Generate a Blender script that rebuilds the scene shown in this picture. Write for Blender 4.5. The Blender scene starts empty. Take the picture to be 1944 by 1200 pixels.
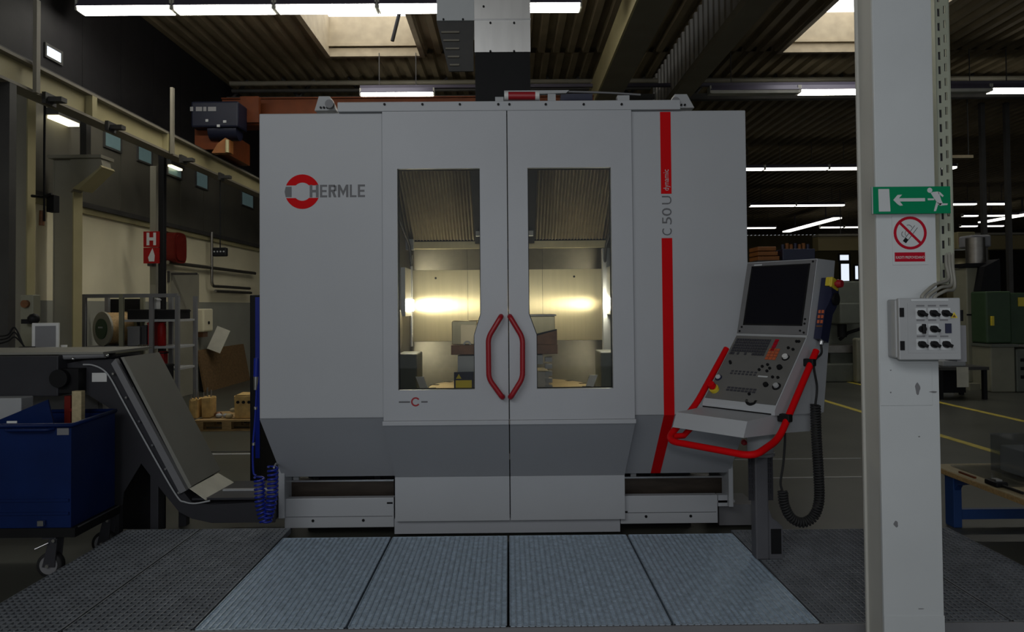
import bpy, bmesh, math, random
from mathutils import Vector, Matrix
random.seed(7)
S = bpy.context.scene
C = S.collection
# ------------------------------------------------------------------ camera
F = 1350.0                      # focal length in pixels of the 1944 x 1200 frame
CAM = Vector((0.0, -4.5, 1.6))
PPX, PPY = 972.0, 552.0         # optical centre in the (cropped) frame
PITCH, YAW, ROLL = math.radians(1.2), math.radians(0.3), math.radians(0.5)
RM = (Matrix.Rotation(-YAW, 3, 'Z') @ Matrix.Rotation(math.radians(90) + PITCH, 3, 'X')
      @ Matrix.Rotation(-ROLL, 3, 'Z'))
cam = bpy.data.objects.new('camera', bpy.data.cameras.new('camera'))
cam.data.sensor_width = 36.0
cam.data.lens = F / 1944.0 * 36.0
cam.data.shift_y = (PPY - 600.0) / 1944.0
cam.data.clip_end = 300
cam.matrix_world = Matrix.Translation(CAM) @ RM.to_4x4()
C.objects.link(cam)
S.camera = cam
# ------------------------------------------------------------------ world, light, exposure
S.view_settings.view_transform = 'Standard'
S.view_settings.look = 'None'
S.view_settings.gamma = 1.0
S.view_settings.use_curve_mapping = False
S.view_settings.exposure = 0.0
W = bpy.data.worlds.new('daylight'); S.world = W; W.use_nodes = True
W.node_tree.nodes['Background'].inputs[0].default_value = (0.86, 0.93, 1.0, 1)
W.node_tree.nodes['Background'].inputs[1].default_value = 0.34
def lamp(name, typ, loc, energy, color=(1, 1, 1), **kw):
    l = bpy.data.lights.new(name, typ); l.energy = energy; l.color = color
    for k, v in kw.items(): setattr(l, k, v)
    o = bpy.data.objects.new(name, l); C.objects.link(o); o.location = loc
    return o
FLASH = lamp('camera_flash', 'POINT', (0.02, -4.5, 1.78), 48, (0.95, 0.97, 1.0), shadow_soft_size=0.06)
HALL = lamp('hall_lights_behind_camera', 'AREA', (-4.0, -8.5, 5.9), 280, (0.95, 0.98, 1.0), shape='RECTANGLE', size=8.0, size_y=3.0)
HALL.rotation_euler = (math.radians(60), 0, math.radians(-22))
TUBE_E, SKY_E, WORK_E = 21.0, 3.2, 85.0

# ------------------------------------------------------------------ helpers
def P(px, py, d):
    """world point seen at photo pixel (px, py) on the vertical plane d metres ahead"""
    v = RM @ Vector(((px - PPX) / F, -(py - PPY) / F, -1.0))
    return CAM + v * (d / v.y)
def PZ(px, py, z):
    v = RM @ Vector(((px - PPX) / F, -(py - PPY) / F, -1.0))
    return CAM + v * ((z - CAM.z) / v.z)
def PX(px, py, x):
    v = RM @ Vector(((px - PPX) / F, -(py - PPY) / F, -1.0))
    return CAM + v * ((x - CAM.x) / v.x)
def XZ(px, py, d):
    p = P(px, py, d); return (p.x, p.z)
def Y(d): return d + CAM.y

MATS = {}
def mat(name, col, rough=0.5, metal=0.0, noise=0.08, scale=6.0, bump=0.0, bscale=60.0, emit=0.0, spec=0.5, aniso=0.0, coat=0.0, stretch=None, arot=0.0):
    m = bpy.data.materials.new(name); m.use_nodes = True
    nt = m.node_tree; b = nt.nodes['Principled BSDF']
    b.inputs['Roughness'].default_value = rough
    b.inputs['Metallic'].default_value = metal
    b.inputs['Specular IOR Level'].default_value = spec
    b.inputs['Anisotropic'].default_value = aniso
    b.inputs['Anisotropic Rotation'].default_value = arot
    b.inputs['Coat Weight'].default_value = coat
    tc = nt.nodes.new('ShaderNodeTexCoord')
    src = tc.outputs['Object']
    if stretch:
        mp = nt.nodes.new('ShaderNodeMapping'); mp.inputs['Scale'].default_value = stretch
        nt.links.new(src, mp.inputs['Vector']); src = mp.outputs['Vector']
    nz = nt.nodes.new('ShaderNodeTexNoise'); nz.inputs['Scale'].default_value = scale; nz.inputs['Detail'].default_value = 4
    nt.links.new(src, nz.inputs['Vector'])
    rp = nt.nodes.new('ShaderNodeMapRange')
    rp.inputs['From Min'].default_value = 0.3; rp.inputs['From Max'].default_value = 0.7
    rp.inputs['To Min'].default_value = 1 - noise; rp.inputs['To Max'].default_value = 1 + noise
    nt.links.new(nz.outputs['Fac'], rp.inputs['Value'])
    mx = nt.nodes.new('ShaderNodeVectorMath'); mx.operation = 'SCALE'
    mx.inputs[0].default_value = col[:3]
    nt.links.new(rp.outputs['Result'], mx.inputs['Scale'])
    nt.links.new(mx.outputs['Vector'], b.inputs['Base Color'])
    if emit:
        b.inputs['Emission Color'].default_value = (*col[:3], 1)
        b.inputs['Emission Strength'].default_value = emit
    if bump:
        n2 = nt.nodes.new('ShaderNodeTexNoise'); n2.inputs['Scale'].default_value = bscale; n2.inputs['Detail'].default_value = 3
        nt.links.new(src, n2.inputs['Vector'])
        bp = nt.nodes.new('ShaderNodeBump'); bp.inputs['Strength'].default_value = bump; bp.inputs['Distance'].default_value = 0.005
        nt.links.new(n2.outputs['Fac'], bp.inputs['Height']); nt.links.new(bp.outputs['Normal'], b.inputs['Normal'])
    MATS[name] = m
    return m
def glassmat(name, tint, gloss=0.02, rough=0.02):
    m = bpy.data.materials.new(name); m.use_nodes = True; nt = m.node_tree
    for n in list(nt.nodes):
        if n.type == 'BSDF_PRINCIPLED': nt.nodes.remove(n)
    out = [n for n in nt.nodes if n.type == 'OUTPUT_MATERIAL'][0]
    t = nt.nodes.new('ShaderNodeBsdfTransparent'); t.inputs[0].default_value = (*tint, 1)
    g = nt.nodes.new('ShaderNodeBsdfGlossy'); g.inputs['Roughness'].default_value = rough
    lw = nt.nodes.new('ShaderNodeLayerWeight'); lw.inputs[0].default_value = 0.25
    nz = nt.nodes.new('ShaderNodeTexNoise'); nz.inputs['Scale'].default_value = 3
    tc = nt.nodes.new('ShaderNodeTexCoord'); nt.links.new(tc.outputs['Object'], nz.inputs['Vector'])
    ml = nt.nodes.new('ShaderNodeMath'); ml.operation = 'MULTIPLY_ADD'; ml.inputs[1].default_value = 0.22; ml.inputs[2].default_value = gloss
    nt.links.new(lw.outputs['Fresnel'], ml.inputs[0])
    mx = nt.nodes.new('ShaderNodeMixShader')
    nt.links.new(ml.outputs[0], mx.inputs[0]); nt.links.new(t.outputs[0], mx.inputs[1]); nt.links.new(g.outputs[0], mx.inputs[2])
    nt.links.new(mx.outputs[0], out.inputs[0])
    return m

class MB:
    def __init__(s): s.b = bmesh.new(); s.smooth = False
    def _add(s, vs, fs, M=None, smooth=False):
        if M is not None: vs = [M @ Vector(v) for v in vs]
        bv = [s.b.verts.new(v) for v in vs]
        for f in fs:
            try:
                nf = s.b.faces.new([bv[i] for i in f]); nf.smooth = smooth
            except ValueError: pass
        return s
    def box(s, x0, x1, y0, y1, z0, z1, M=None, bev=0.0):
        x0, x1 = min(x0, x1), max(x0, x1); y0, y1 = min(y0, y1), max(y0, y1); z0, z1 = min(z0, z1), max(z0, z1)
        vs = [(x0,y0,z0),(x1,y0,z0),(x1,y1,z0),(x0,y1,z0),(x0,y0,z1),(x1,y0,z1),(x1,y1,z1),(x0,y1,z1)]
        fs = [(0,3,2,1),(4,5,6,7),(0,1,5,4),(1,2,6,5),(2,3,7,6),(3,0,4,7)]
        if not bev: return s._add(vs, fs, M)
        t = bmesh.new(); bv = [t.verts.new(v) for v in vs]
        for f in fs: t.faces.new([bv[i] for i in f])
        bmesh.ops.bevel(t, geom=list(t.edges), offset=bev, segments=2, affect='EDGES', profile=0.5)
        t.verts.index_update()
        s._add([v.co.copy() for v in t.verts], [[v.index for v in f.verts] for f in t.faces], M); t.free(); return s
    def prism(s, pts, axis, a0, a1, M=None):
        n = len(pts)
        def mk(p, a):
            return {'x': (a, p[0], p[1]), 'y': (p[0], a, p[1]), 'z': (p[0], p[1], a)}[axis]
        vs = [mk(p, a0) for p in pts] + [mk(p, a1) for p in pts]
        fs = [tuple(range(n)), tuple(range(2*n-1, n-1, -1))] + [(i, i+n, (i+1) % n + n, (i+1) % n) for i in range(n)]
        return s._add(vs, fs, M)
    def cyl(s, p0, p1, r0, r1=None, seg=16, M=None, smooth=True):
        r1 = r0 if r1 is None else r1
        p0, p1 = Vector(p0), Vector(p1); ax = (p1 - p0).normalized()
        u = ax.orthogonal().normalized(); w = ax.cross(u)
        vs = []
        for p, r in ((p0, r0), (p1, r1)):
            for i in range(seg):
                a = 2*math.pi*i/seg; vs.append(p + u*(math.cos(a)*r) + w*(math.sin(a)*r))
        vs2 = [tuple(v) for v in vs]
        s._add(vs2, [(i, (i+1) % seg, (i+1) % seg + seg, i+seg) for i in range(seg)], M, smooth)
        s._add(vs2[:seg], [tuple(range(seg-1, -1, -1))], M); s._add(vs2[seg:], [tuple(range(seg))], M)
        return s
    def tube(s, pts, r, seg=10, M=None, closed=False):
        pts = [Vector(p) for p in pts]; n = len(pts)
        rings = []; u = None
        for i, p in enumerate(pts):
            if closed: t = (pts[(i+1) % n] - pts[i-1]).normalized()
            else: t = (pts[min(i+1, n-1)] - pts[max(i-1, 0)]).normalized()
            if u is None: u = t.orthogonal().normalized()
            u = (u - t*u.dot(t)).normalized(); w = t.cross(u)
            k = 1.0
            if 0 < i < n-1 or closed:
                a = (pts[i]-pts[i-1]).normalized().dot((pts[(i+1) % n]-pts[i]).normalized()); k = 1/max(0.5, math.sqrt(max(0.0, (1+a)/2)))
            rings.append([p + (u*math.cos(2*math.pi*j/seg) + w*math.sin(2*math.pi*j/seg))*r*(1 + (k-1)*0.5) for j in range(seg)])
        vs = [v for rg in rings for v in rg]
        fs = []
        for i in range(n if closed else n-1):
            a, b = i*seg, ((i+1) % n)*seg
            for j in range(seg): fs.append((a+j, a+(j+1) % seg, b+(j+1) % seg, b+j))
        s._add(vs, fs, M, True)
        if not closed:
            s._add(vs[:seg], [tuple(range(seg-1, -1, -1))], M); s._add(vs[-seg:], [tuple(range(seg))], M)
        return s
    def ring(s, c, r0, r1, a0, a1, y0, y1, seg=24, M=None):
        """annular sector in the XZ plane, extruded along Y"""
        full = abs(a1 - a0) >= 2*math.pi - 1e-4
        vs = []
        for i in range(seg+1):
            a = a0 + (a1-a0)*i/seg; ca, sa = math.cos(a), math.sin(a)
            for r in (r0, r1):
                for y in (y0, y1): vs.append((c[0]+ca*r, y, c[1]+sa*r))
        fs = []
        for i in range(seg):
            a, b = i*4, i*4+4
            fs += [(a, b, b+2, a+2), (a+1, a+3, b+3, b+1), (a, a+1, b+1, b), (a+2, b+2, b+3, a+3)]
        if not full: fs += [(0, 2, 3, 1), (seg*4, seg*4+1, seg*4+3, seg*4+2)]
        return s._add(vs, fs, M)
    def ball(s, c, r, seg=12, sc=(1, 1, 1), M=None):
        vs, fs = [], []
        n = seg//2
        for i in range(n+1):
            t = math.pi*i/n
            for j in range(seg):
                a = 2*math.pi*j/seg
                vs.append((c[0]+r*sc[0]*math.sin(t)*math.cos(a), c[1]+r*sc[1]*math.sin(t)*math.sin(a), c[2]+r*sc[2]*math.cos(t)))
        for i in range(n):
            for j in range(seg): fs.append((i*seg+j, (i+1)*seg+j, (i+1)*seg+(j+1) % seg, i*seg+(j+1) % seg))
        return s._add(vs, fs, M, True)
    def lathe(s, prof, c, axis='z', seg=24, M=None):
        vs, fs = [], []
        for r, h in prof:
            for j in range(seg):
                a = 2*math.pi*j/seg; x, y = r*math.cos(a), r*math.sin(a)
                v = {'z': (x, y, h), 'y': (x, h, y), 'x': (h, x, y)}[axis]
                vs.append((c[0]+v[0], c[1]+v[1], c[2]+v[2]))
        for i in range(len(prof)-1):
            for j in range(seg): fs.append((i*seg+j, i*seg+(j+1) % seg, (i+1)*seg+(j+1) % seg, (i+1)*seg+j))
        s._add(vs, fs, M, True)
        s._add(vs[:seg], [tuple(range(seg-1, -1, -1))], M); s._add(vs[-seg:], [tuple(range(seg))], M)
        return s

def fillet(pts, r, n=5):
    pts = [Vector(p) for p in pts]; out = [pts[0]]
    for i in range(1, len(pts)-1):
        a, b, c = pts[i-1], pts[i], pts[i+1]
        rr = min(r, (a-b).length*0.45, (c-b).length*0.45)
        p, q = b + (a-b).normalized()*rr, b + (c-b).normalized()*rr
        for k in range(n+1):
            t = k/n; out.append(p*(1-t)**2 + b*2*t*(1-t) + q*t*t)
    out.append(pts[-1]); return out
def spline(pts, n=10):
    pts = [Vector(p) for p in pts]; q = [pts[0]*2-pts[1]] + pts + [pts[-1]*2-pts[-2]]; out = []
    for i in range(1, len(q)-2):
        for k in range(n):
            t = k/n; a, b, c, d = q[i-1], q[i], q[i+1], q[i+2]
            out.append(0.5*((2*b) + (c-a)*t + (2*a-5*b+4*c-d)*t*t + (3*b-a-3*c+d)*t**3))
    out.append(pts[-1]); return out
def helix(center, r, turns, per=9):
    """coil wound round a centre polyline"""
    c = spline(center, 12); L = [0.0]
    for i in range(1, len(c)): L.append(L[-1] + (c[i]-c[i-1]).length)
    tot = L[-1]; N = int(turns*per); out = []; u = None; k = 0
    for i in range(N+1):
        s_ = tot*i/N
        while k < len(c)-2 and L[k+1] < s_: k += 1
        t = (s_-L[k])/max(1e-9, L[k+1]-L[k]); p = c[k].lerp(c[k+1], t); tg = (c[k+1]-c[k]).normalized()
        if u is None: u = tg.orthogonal().normalized()
        u = (u - tg*u.dot(tg)).normalized(); w = tg.cross(u); a = 2*math.pi*i/per
        out.append(p + (u*math.cos(a) + w*math.sin(a))*r)
    return out

ORG = {}
def tag(o, label=None, cat=None, group=None, kind=None):
    if label: o['label'] = label
    if cat: o['category'] = cat
    if group: o['group'] = group
    if kind: o['kind'] = kind
    return o
def thing(name, label, cat, loc, group=None, kind=None):
    o = bpy.data.objects.new(name, None); C.objects.link(o); o.empty_display_size = 0.1
    o.location = loc; ORG[o.name] = Vector(loc)
    return tag(o, label, cat, group, kind)
def obj(name, mb, m, parent=None, label=None, cat=None, group=None, kind=None, recalc=True):
    if recalc: bmesh.ops.recalc_face_normals(mb.b, faces=list(mb.b.faces))
    me = bpy.data.meshes.new(name)
    mb.b.to_mesh(me); mb.b.free()
    me.materials.append(m)
    o = bpy.data.objects.new(name, me); C.objects.link(o)
    if parent is not None:
        og = ORG[parent.name]; o.parent = parent
    else:
        xs = [v.co for v in me.vertices]
        og = Vector(((min(v.x for v in xs)+max(v.x for v in xs))/2, (min(v.y for v in xs)+max(v.y for v in xs))/2, min(v.z for v in xs)))
        o.location = og
    ORG[o.name] = og
    me.transform(Matrix.Translation(-og))
    return tag(o, label, cat, group, kind)
def textmb(s, size, M, ext=0.0008, bold=0.0, width=None, align='LEFT', spacing=1.0):
    cu = bpy.data.curves.new('txt', 'FONT'); cu.body = s; cu.size = size; cu.extrude = ext; cu.offset = bold
    cu.align_x = align; cu.space_character = spacing; cu.resolution_u = 3
    o = bpy.data.objects.new('txt', cu); C.objects.link(o)
    bpy.context.view_layer.update()
    me = bpy.data.meshes.new_from_object(o.evaluated_get(bpy.context.evaluated_depsgraph_get()))
    bpy.data.objects.remove(o); bpy.data.curves.remove(cu)
    if width:
        xs = [v.co.x for v in me.vertices]; w = max(xs)-min(xs); x0 = min(xs)
        for v in me.vertices: v.co.x = (v.co.x-x0)*width/w
    me.transform(M)
    mb = MB(); mb.b.from_mesh(me); bpy.data.meshes.remove(me)
    return mb
# text upright on a plane facing the camera (-Y): local x -> X, local y -> Z
def TM(x, y, z): return Matrix.Translation((x, y, z)) @ Matrix.Rotation(math.radians(90), 4, 'X')
def letter(ch, x, z, w, h, s):
    """block capital as polygons: list of outlines in the XZ plane"""
    R = lambda a, b, c, d: [(x+a*w, z+b*h), (x+c*w, z+b*h), (x+c*w, z+d*h), (x+a*w, z+d*h)]
    t = s*w/h*.95
    if ch == 'H': return [R(0, 0, s, 1), R(1-s, 0, 1, 1), R(s, .5-t/2, 1-s, .5+t/2)]
    if ch == 'E': return [R(0, 0, s, 1), R(s, 0, 1, t), R(s, 1-t, 1, 1), R(s, .5-t/2, .92, .5+t/2)]
    if ch == 'L': return [R(0, 0, s, 1), R(s, 0, 1, t)]
    if ch == 'M': return [R(0, 0, s*.8, 1), R(1-s*.8, 0, 1, 1)] + [[(x+a*w, z+b*h) for a, b in p] for p in ([(s*.8, 1), (s*.8, .62), (.5, .12), (.5, .5)], [(1-s*.8, 1), (1-s*.8, .62), (.5, .12), (.5, .5)])]
    if ch == 'R': return [R(0, 0, s, 1), R(s, 1-t, .8, 1), R(s, .42, .8, .42+t), R(1-s, .5, 1, .93), [(x+a*w, z+b*h) for a, b in ((.42, .42), (.42+s*1.1, .42), (1, 0), (1-s*1.1, 0))]]
def copy_tree(root, delta, label=None, group=None):
    r = root.copy(); C.objects.link(r); r.location = Vector(root.location) + Vector(delta)
    if label: r['label'] = label
    if group: r['group'] = group
    for ch in list(root.children):
        c = ch.copy(); C.objects.link(c); c.parent = r
        for g in list(ch.children):
            d = g.copy(); C.objects.link(d); d.parent = c
    return r

# ------------------------------------------------------------------ materials
mat('paint', (0.46, 0.475, 0.50), 0.42, noise=0.02, scale=2, bump=0.06, bscale=180)
mat('skirt_paint', (0.44, 0.455, 0.49), 0.45, noise=0.02, scale=2, bump=0.05, bscale=180)
mat('door_grey', (0.47, 0.485, 0.515), 0.40, noise=0.03, scale=2, bump=0.10, bscale=260)
mat('red', (0.66, 0.002, 0.005), 0.6, noise=0.03, spec=0.12)
mat('dark_red', (0.36, 0.012, 0.02), 0.38, noise=0.05)
mat('logo_grey', (0.13, 0.13, 0.14), 0.5)
mat('seam', (0.02, 0.02, 0.022), 0.7)
mat('black', (0.010, 0.010, 0.011), 0.55, noise=0.1, spec=0.2)
mat('rubber', (0.015, 0.015, 0.016), 0.75)
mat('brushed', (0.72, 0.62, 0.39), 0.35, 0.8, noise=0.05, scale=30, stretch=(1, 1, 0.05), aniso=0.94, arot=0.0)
mat('brushed_shaded', (0.13, 0.12, 0.095), 0.5, 0.9, noise=0.08, scale=20)  # darker copy of the brushed steel; weaker reflection put into the colour
mat('trough_brown', (0.055, 0.042, 0.032), 0.4, 0.5, noise=0.25, scale=5, stretch=(1, 1, 5))
mat('steel', (0.60, 0.60, 0.60), 0.32, 1.0, noise=0.06, scale=10)
mat('dull_steel', (0.32, 0.30, 0.27), 0.45, 1.0, noise=0.12, scale=8)
mat('duct_steel', (0.72, 0.71, 0.69), 0.36, 0.7, noise=0.05, scale=14, stretch=(1, 1, .2))
mat('curtain', (0.20, 0.17, 0.11), 0.5, 0.4, noise=0.1, scale=5)
mat('table_iron', (0.60, 0.48, 0.30), 0.35, 0.85, noise=0.1)
mat('rust_brown', (0.20, 0.085, 0.035), 0.45, 0.3, noise=0.25, scale=14)
mat('grating', (0.47, 0.57, 0.67), 0.45, 0.4, noise=0.2, scale=30)
mat('grating_dark', (0.20, 0.215, 0.235), 0.5, 0.4, noise=0.18, scale=9)
mat('floor', (0.068, 0.069, 0.056), 0.38, noise=0.22, scale=1.3, bump=0.03, bscale=20)
mat('yellow_line', (0.50, 0.40, 0.05), 0.6, noise=0.2, scale=12)
mat('wall_white', (0.82, 0.75, 0.53), 0.8, noise=0.05, scale=1.5)
mat('wall_dado', (0.32, 0.32, 0.27), 0.7, noise=0.06, scale=1.5)
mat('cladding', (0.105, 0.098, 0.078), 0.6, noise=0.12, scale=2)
mat('roof', (0.23, 0.185, 0.115), 0.8, noise=0.15, scale=2, spec=0.2)
mat('dark_steelwork', (0.05, 0.048, 0.045), 0.6, noise=0.2, scale=3)
mat('beam_cream', (0.42, 0.37, 0.20), 0.55, noise=0.08, scale=2)
mat('beam_grey', (0.22, 0.20, 0.155), 0.6, noise=0.1, scale=2)
mat('column_grey', (0.58, 0.605, 0.615), 0.45, noise=0.04, scale=2.5, bump=0.04, bscale=30)
mat('column_side', (0.50, 0.495, 0.455), 0.5, noise=0.05, scale=2.5)  # same column paint, with the tone of light on its side mixed in
mat('old_column', (0.30, 0.285, 0.225), 0.55, noise=0.08, scale=2)
mat('beige', (0.36, 0.30, 0.20), 0.75, noise=0.12, scale=5)
mat('tube_light', (1.0, 0.97, 0.86), 0.4, emit=TUBE_E)
mat('sky_panel', (0.97, 0.98, 1.0), 0.4, emit=SKY_E)
mat('work_light', (1.0, 0.93, 0.72), 0.4, emit=WORK_E)
mat('fixture', (0.10, 0.09, 0.13), 0.5)
mat('fixture_white', (0.55, 0.54, 0.48), 0.5)
mat('conveyor', (0.036, 0.036, 0.042), 0.45, noise=0.08, scale=4, spec=0.3)
mat('conveyor_cover', (0.25, 0.245, 0.215), 0.45, noise=0.05, scale=3)
mat('cart_blue', (0.004, 0.016, 0.085), 0.4, noise=0.15, scale=4, spec=0.25)
mat('hose_blue', (0.01, 0.025, 0.30), 0.25)
mat('paper', (0.62, 0.60, 0.50), 0.8)
mat('white_plastic', (0.74, 0.74, 0.72), 0.4)
mat('light_grey', (0.40, 0.41, 0.42), 0.45, noise=0.04)
mat('mid_grey', (0.20, 0.20, 0.21), 0.5, noise=0.05)
mat('post_grey', (0.10, 0.10, 0.112), 0.5, noise=0.06)
mat('screen', (0.010, 0.010, 0.014), 0.18)
mat('bezel', (0.17, 0.17, 0.175), 0.5)
mat('panel_grey', (0.15, 0.148, 0.14), 0.5)
mat('key_dark', (0.045, 0.045, 0.055), 0.5)
mat('orange', (0.50, 0.11, 0.04), 0.5)
mat('crane_orange', (0.12, 0.028, 0.006), 0.55, noise=0.15, spec=0.2)
mat('crate_orange', (0.24, 0.085, 0.016), 0.6, noise=0.15)
mat('hoist_blue', (0.006, 0.008, 0.022), 0.5, noise=0.1, spec=0.3)
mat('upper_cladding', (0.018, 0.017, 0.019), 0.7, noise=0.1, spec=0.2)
mat('hose_red', (0.15, 0.012, 0.008), 0.5, noise=0.1, spec=0.25)
mat('far_tube', (1.0, 0.97, 0.88), 0.4, emit=3.0)
mat('yellow', (0.70, 0.55, 0.04), 0.45)
mat('navy', (0.015, 0.018, 0.05), 0.4)
mat('green_sign', (0.001, 0.24, 0.10), 0.6, noise=0.02, spec=0.15)
mat('sign_white', (0.60, 0.62, 0.63), 0.5, noise=0.02)
mat('sign_red', (0.46, 0.003, 0.02), 0.55, noise=0.02, spec=0.2)
mat('fire_red', (0.30, 0.006, 0.006), 0.5, noise=0.08, spec=0.25)
mat('osb', (0.17, 0.10, 0.04), 0.8, noise=0.3, scale=25)
mat('wood', (0.40, 0.26, 0.11), 0.7, noise=0.25, scale=10, stretch=(1, 6, 6))
mat('wood_pale', (0.46, 0.38, 0.22), 0.65, noise=0.12, scale=8, stretch=(6, 1, 6))
mat('carton', (0.52, 0.34, 0.12), 0.75, noise=0.2, scale=12)
mat('cream_machine', (0.24, 0.235, 0.17), 0.5, noise=0.06)
mat('green_machine', (0.035, 0.07, 0.03), 0.5, noise=0.1)
mat('olive_machine', (0.12, 0.13, 0.105), 0.5, noise=0.08)
mat('bench_blue', (0.01, 0.045, 0.17), 0.4)
mat('window_teal', (0.16, 0.25, 0.26), 0.3, emit=0.12)
mat('bright_window', (0.80, 0.88, 1.0), 0.3, emit=1.0)
mat('warm_lamp', (1.0, 0.93, 0.62), 0.3, emit=2.5)
mat('ochre_wall', (0.20, 0.16, 0.07), 0.7, noise=0.12, scale=1)
mat('strut', (0.42, 0.44, 0.34), 0.4, 0.3, noise=0.1)
mat('cable_grey', (0.30, 0.29, 0.25), 0.5)
GLASS = glassmat('glass', (0.90, 0.91, 0.90))
ACRYL = glassmat('acrylic', (0.80, 0.82, 0.84), 0.10, 0.15)
M = MATS
# ================================================================== SETTING
XL, XR, YB, YF, ZR = -6.0, 34.0, Y(50), -14.0, 6.4
fl = obj('floor', MB().box(XL-0.2, XR, YF, YB, -0.2, 0.0), M['floor'], kind='structure')
for i, x in enumerate((6.85, 5.16)):
    obj('floor_line', MB().box(x-0.05, x+0.05, Y(6.2), Y(26 if i == 0 else 16), 0.0, 0.003), M['yellow_line'], fl)
for px0, px1, py in ((1445, 1640, 907), (1395, 1640, 872)):
    a, b = PZ(px0, py, 0.004), PZ(px1, py, 0.004)
    obj('floor_joint', MB().box(a.x, b.x, a.y-0.012, a.y+0.012, 0.0, 0.004), M['steel'], fl)
a = PZ(400, 858, 0); b = PZ(480, 853, 0)
obj('floor_joint', MB().box(-4.5, -1.9, a.y-0.02, a.y+0.02, 0.0, 0.003), M['seam'], fl)
obj('floor_joint', MB().box(-4.5, -1.9, a.y-0.16, a.y-0.10, 0.0, 0.003), M['light_grey'], fl)

# left wall: plaster below, cladding panels above
wl = obj('wall_left', MB().box(XL-0.2, XL, YF, YB, 1.72, 2.95), M['wall_white'], kind='structure')
obj('dado', MB().box(XL-0.2, XL+0.004, YF, YB, 0.0, 1.72), M['wall_dado'], wl)
obj('ledge', MB().box(XL-0.2, XL+0.05, YF, YB, 2.95, 3.03), M['beam_cream'], wl)
obj('ledge', MB().box(XL-0.2, XL+0.09, YF, YB, 3.03, 3.10), M['dark_steelwork'], wl)
pm = None
for k in range(26):
    y0 = Y(4.0) + k*1.0
    o = obj('cladding_panel', MB().box(XL-0.2, XL+0.02, y0, y0+0.985, 3.10, 4.48), M['cladding'], wl)
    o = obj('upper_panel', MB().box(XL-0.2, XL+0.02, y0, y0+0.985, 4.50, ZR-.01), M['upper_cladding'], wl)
obj('cladding_backing', MB().box(XL-0.22, XL, YF, YB, 3.10, ZR+0.1), M['dark_steelwork'], wl)
n = 0
for (px, py, w, h, m_) in ((210, 263, .42, .30, 'window_teal'), (271, 290, .42, .30, 'window_teal'), (328, 318, .5, .30, 'window_teal'),
                       (380, 342, .5, .28, 'window_teal'), (467, 380, .7, .28, 'window_teal'), (97, 103, .30, .13, 'bright_window'), (8, 175, .3, .5, 'window_teal')):
    n += 1; p = PX(px, py, XL)
    wo = obj('window_%d' % n, MB().box(XL+0.02, XL+0.045, p.y-w/2-.03, p.y+w/2+.03, p.z-h/2-.03, p.z-h/2).box(XL+0.02, XL+0.045, p.y-w/2-.03, p.y+w/2+.03, p.z+h/2, p.z+h/2+.03)
       .box(XL+0.02, XL+0.045, p.y-w/2-.03, p.y-w/2, p.z-h/2, p.z+h/2).box(XL+0.02, XL+0.045, p.y+w/2, p.y+w/2+.03, p.z-h/2, p.z+h/2), M['dark_steelwork'], kind='structure')
    obj('pane', MB().box(XL+0.022, XL+0.034, p.y-w/2, p.y+w/2, p.z-h/2, p.z+h/2), M[m_], wo)

# back and right walls of the hall
wb = obj('wall_back', MB().box(XL, XR, YB, YB+0.2, 0, ZR), M['ochre_wall'], kind='structure')
obj('wall_right', MB().box(XR, XR+0.2, YF, YB, 0, ZR), M['dark_steelwork'], kind='structure')
n = 7
for (px0, py0, px1, py1, m_) in ((1597, 501, 1613, 533, 'bright_window'), (1624, 505, 1630, 530, 'bright_window'), (1595, 484, 1612, 494, 'bright_window')):
    n += 1; a, b = P(px0, py0, 49.9), P(px1, py1, 49.9)
    wo = obj('window_%d' % n, MB().box(a.x-.12, b.x+.12, YB-.06, YB, a.z, a.z+.12).box(a.x-.12, b.x+.12, YB-.06, YB, b.z-.12, b.z)
        .box(a.x-.12, a.x, YB-.06, YB, b.z, a.z).box(b.x, b.x+.12, YB-.06, YB, b.z, a.z), M['dark_steelwork'], kind='structure')
    obj('pane', MB().box(a.x, b.x, YB-.04, YB-.02, b.z, a.z), M[m_], wo)

# roof: trapezoidal steel deck with two skylight openings
SK = [(-3.36, -1.62, PZ(632, 103, ZR).y - 2.75, PZ(632, 103, ZR).y), (5.22, 7.05, PZ(632, 101, ZR).y - 2.75, PZ(632, 101, ZR).y)]
rb = MB()
def deck(x0, x1, y0, y1):
    prof = []; x = x0; top = True
    while x < x1 - 1e-6:
        for dx, z in ((0.0, 0.0), (0.11, 0.0), (0.14, 0.09), (0.25, 0.09)):
            if x+dx < x1: prof.append((x+dx, ZR+z))
        x += 0.28
    prof.append((x1, ZR))
    up = [(px_, ZR+0.14) for px_ in (x1, x0)]
    vs = []
    for y in (y0, y1):
        vs += [(p_[0], y, p_[1]) for p_ in prof]
    n_ = len(prof)
    rb._add(vs, [(i, i+1, i+1+n_, i+n_) for i in range(n_-1)])
    rb.box(x0, x1, y0, y1, ZR+0.12, ZR+0.2)
ys = SK[0][2]; ye = SK[0][3]
deck(XL, XR, YF, ys); deck(XL, XR, ye, YB)
deck(XL, SK[0][0], ys, ye); deck(SK[0][1], SK[1][0], ys, ye); deck(SK[1][1], XR, ys, ye)
obj('ceiling', rb, M['roof'], kind='structure')
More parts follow.
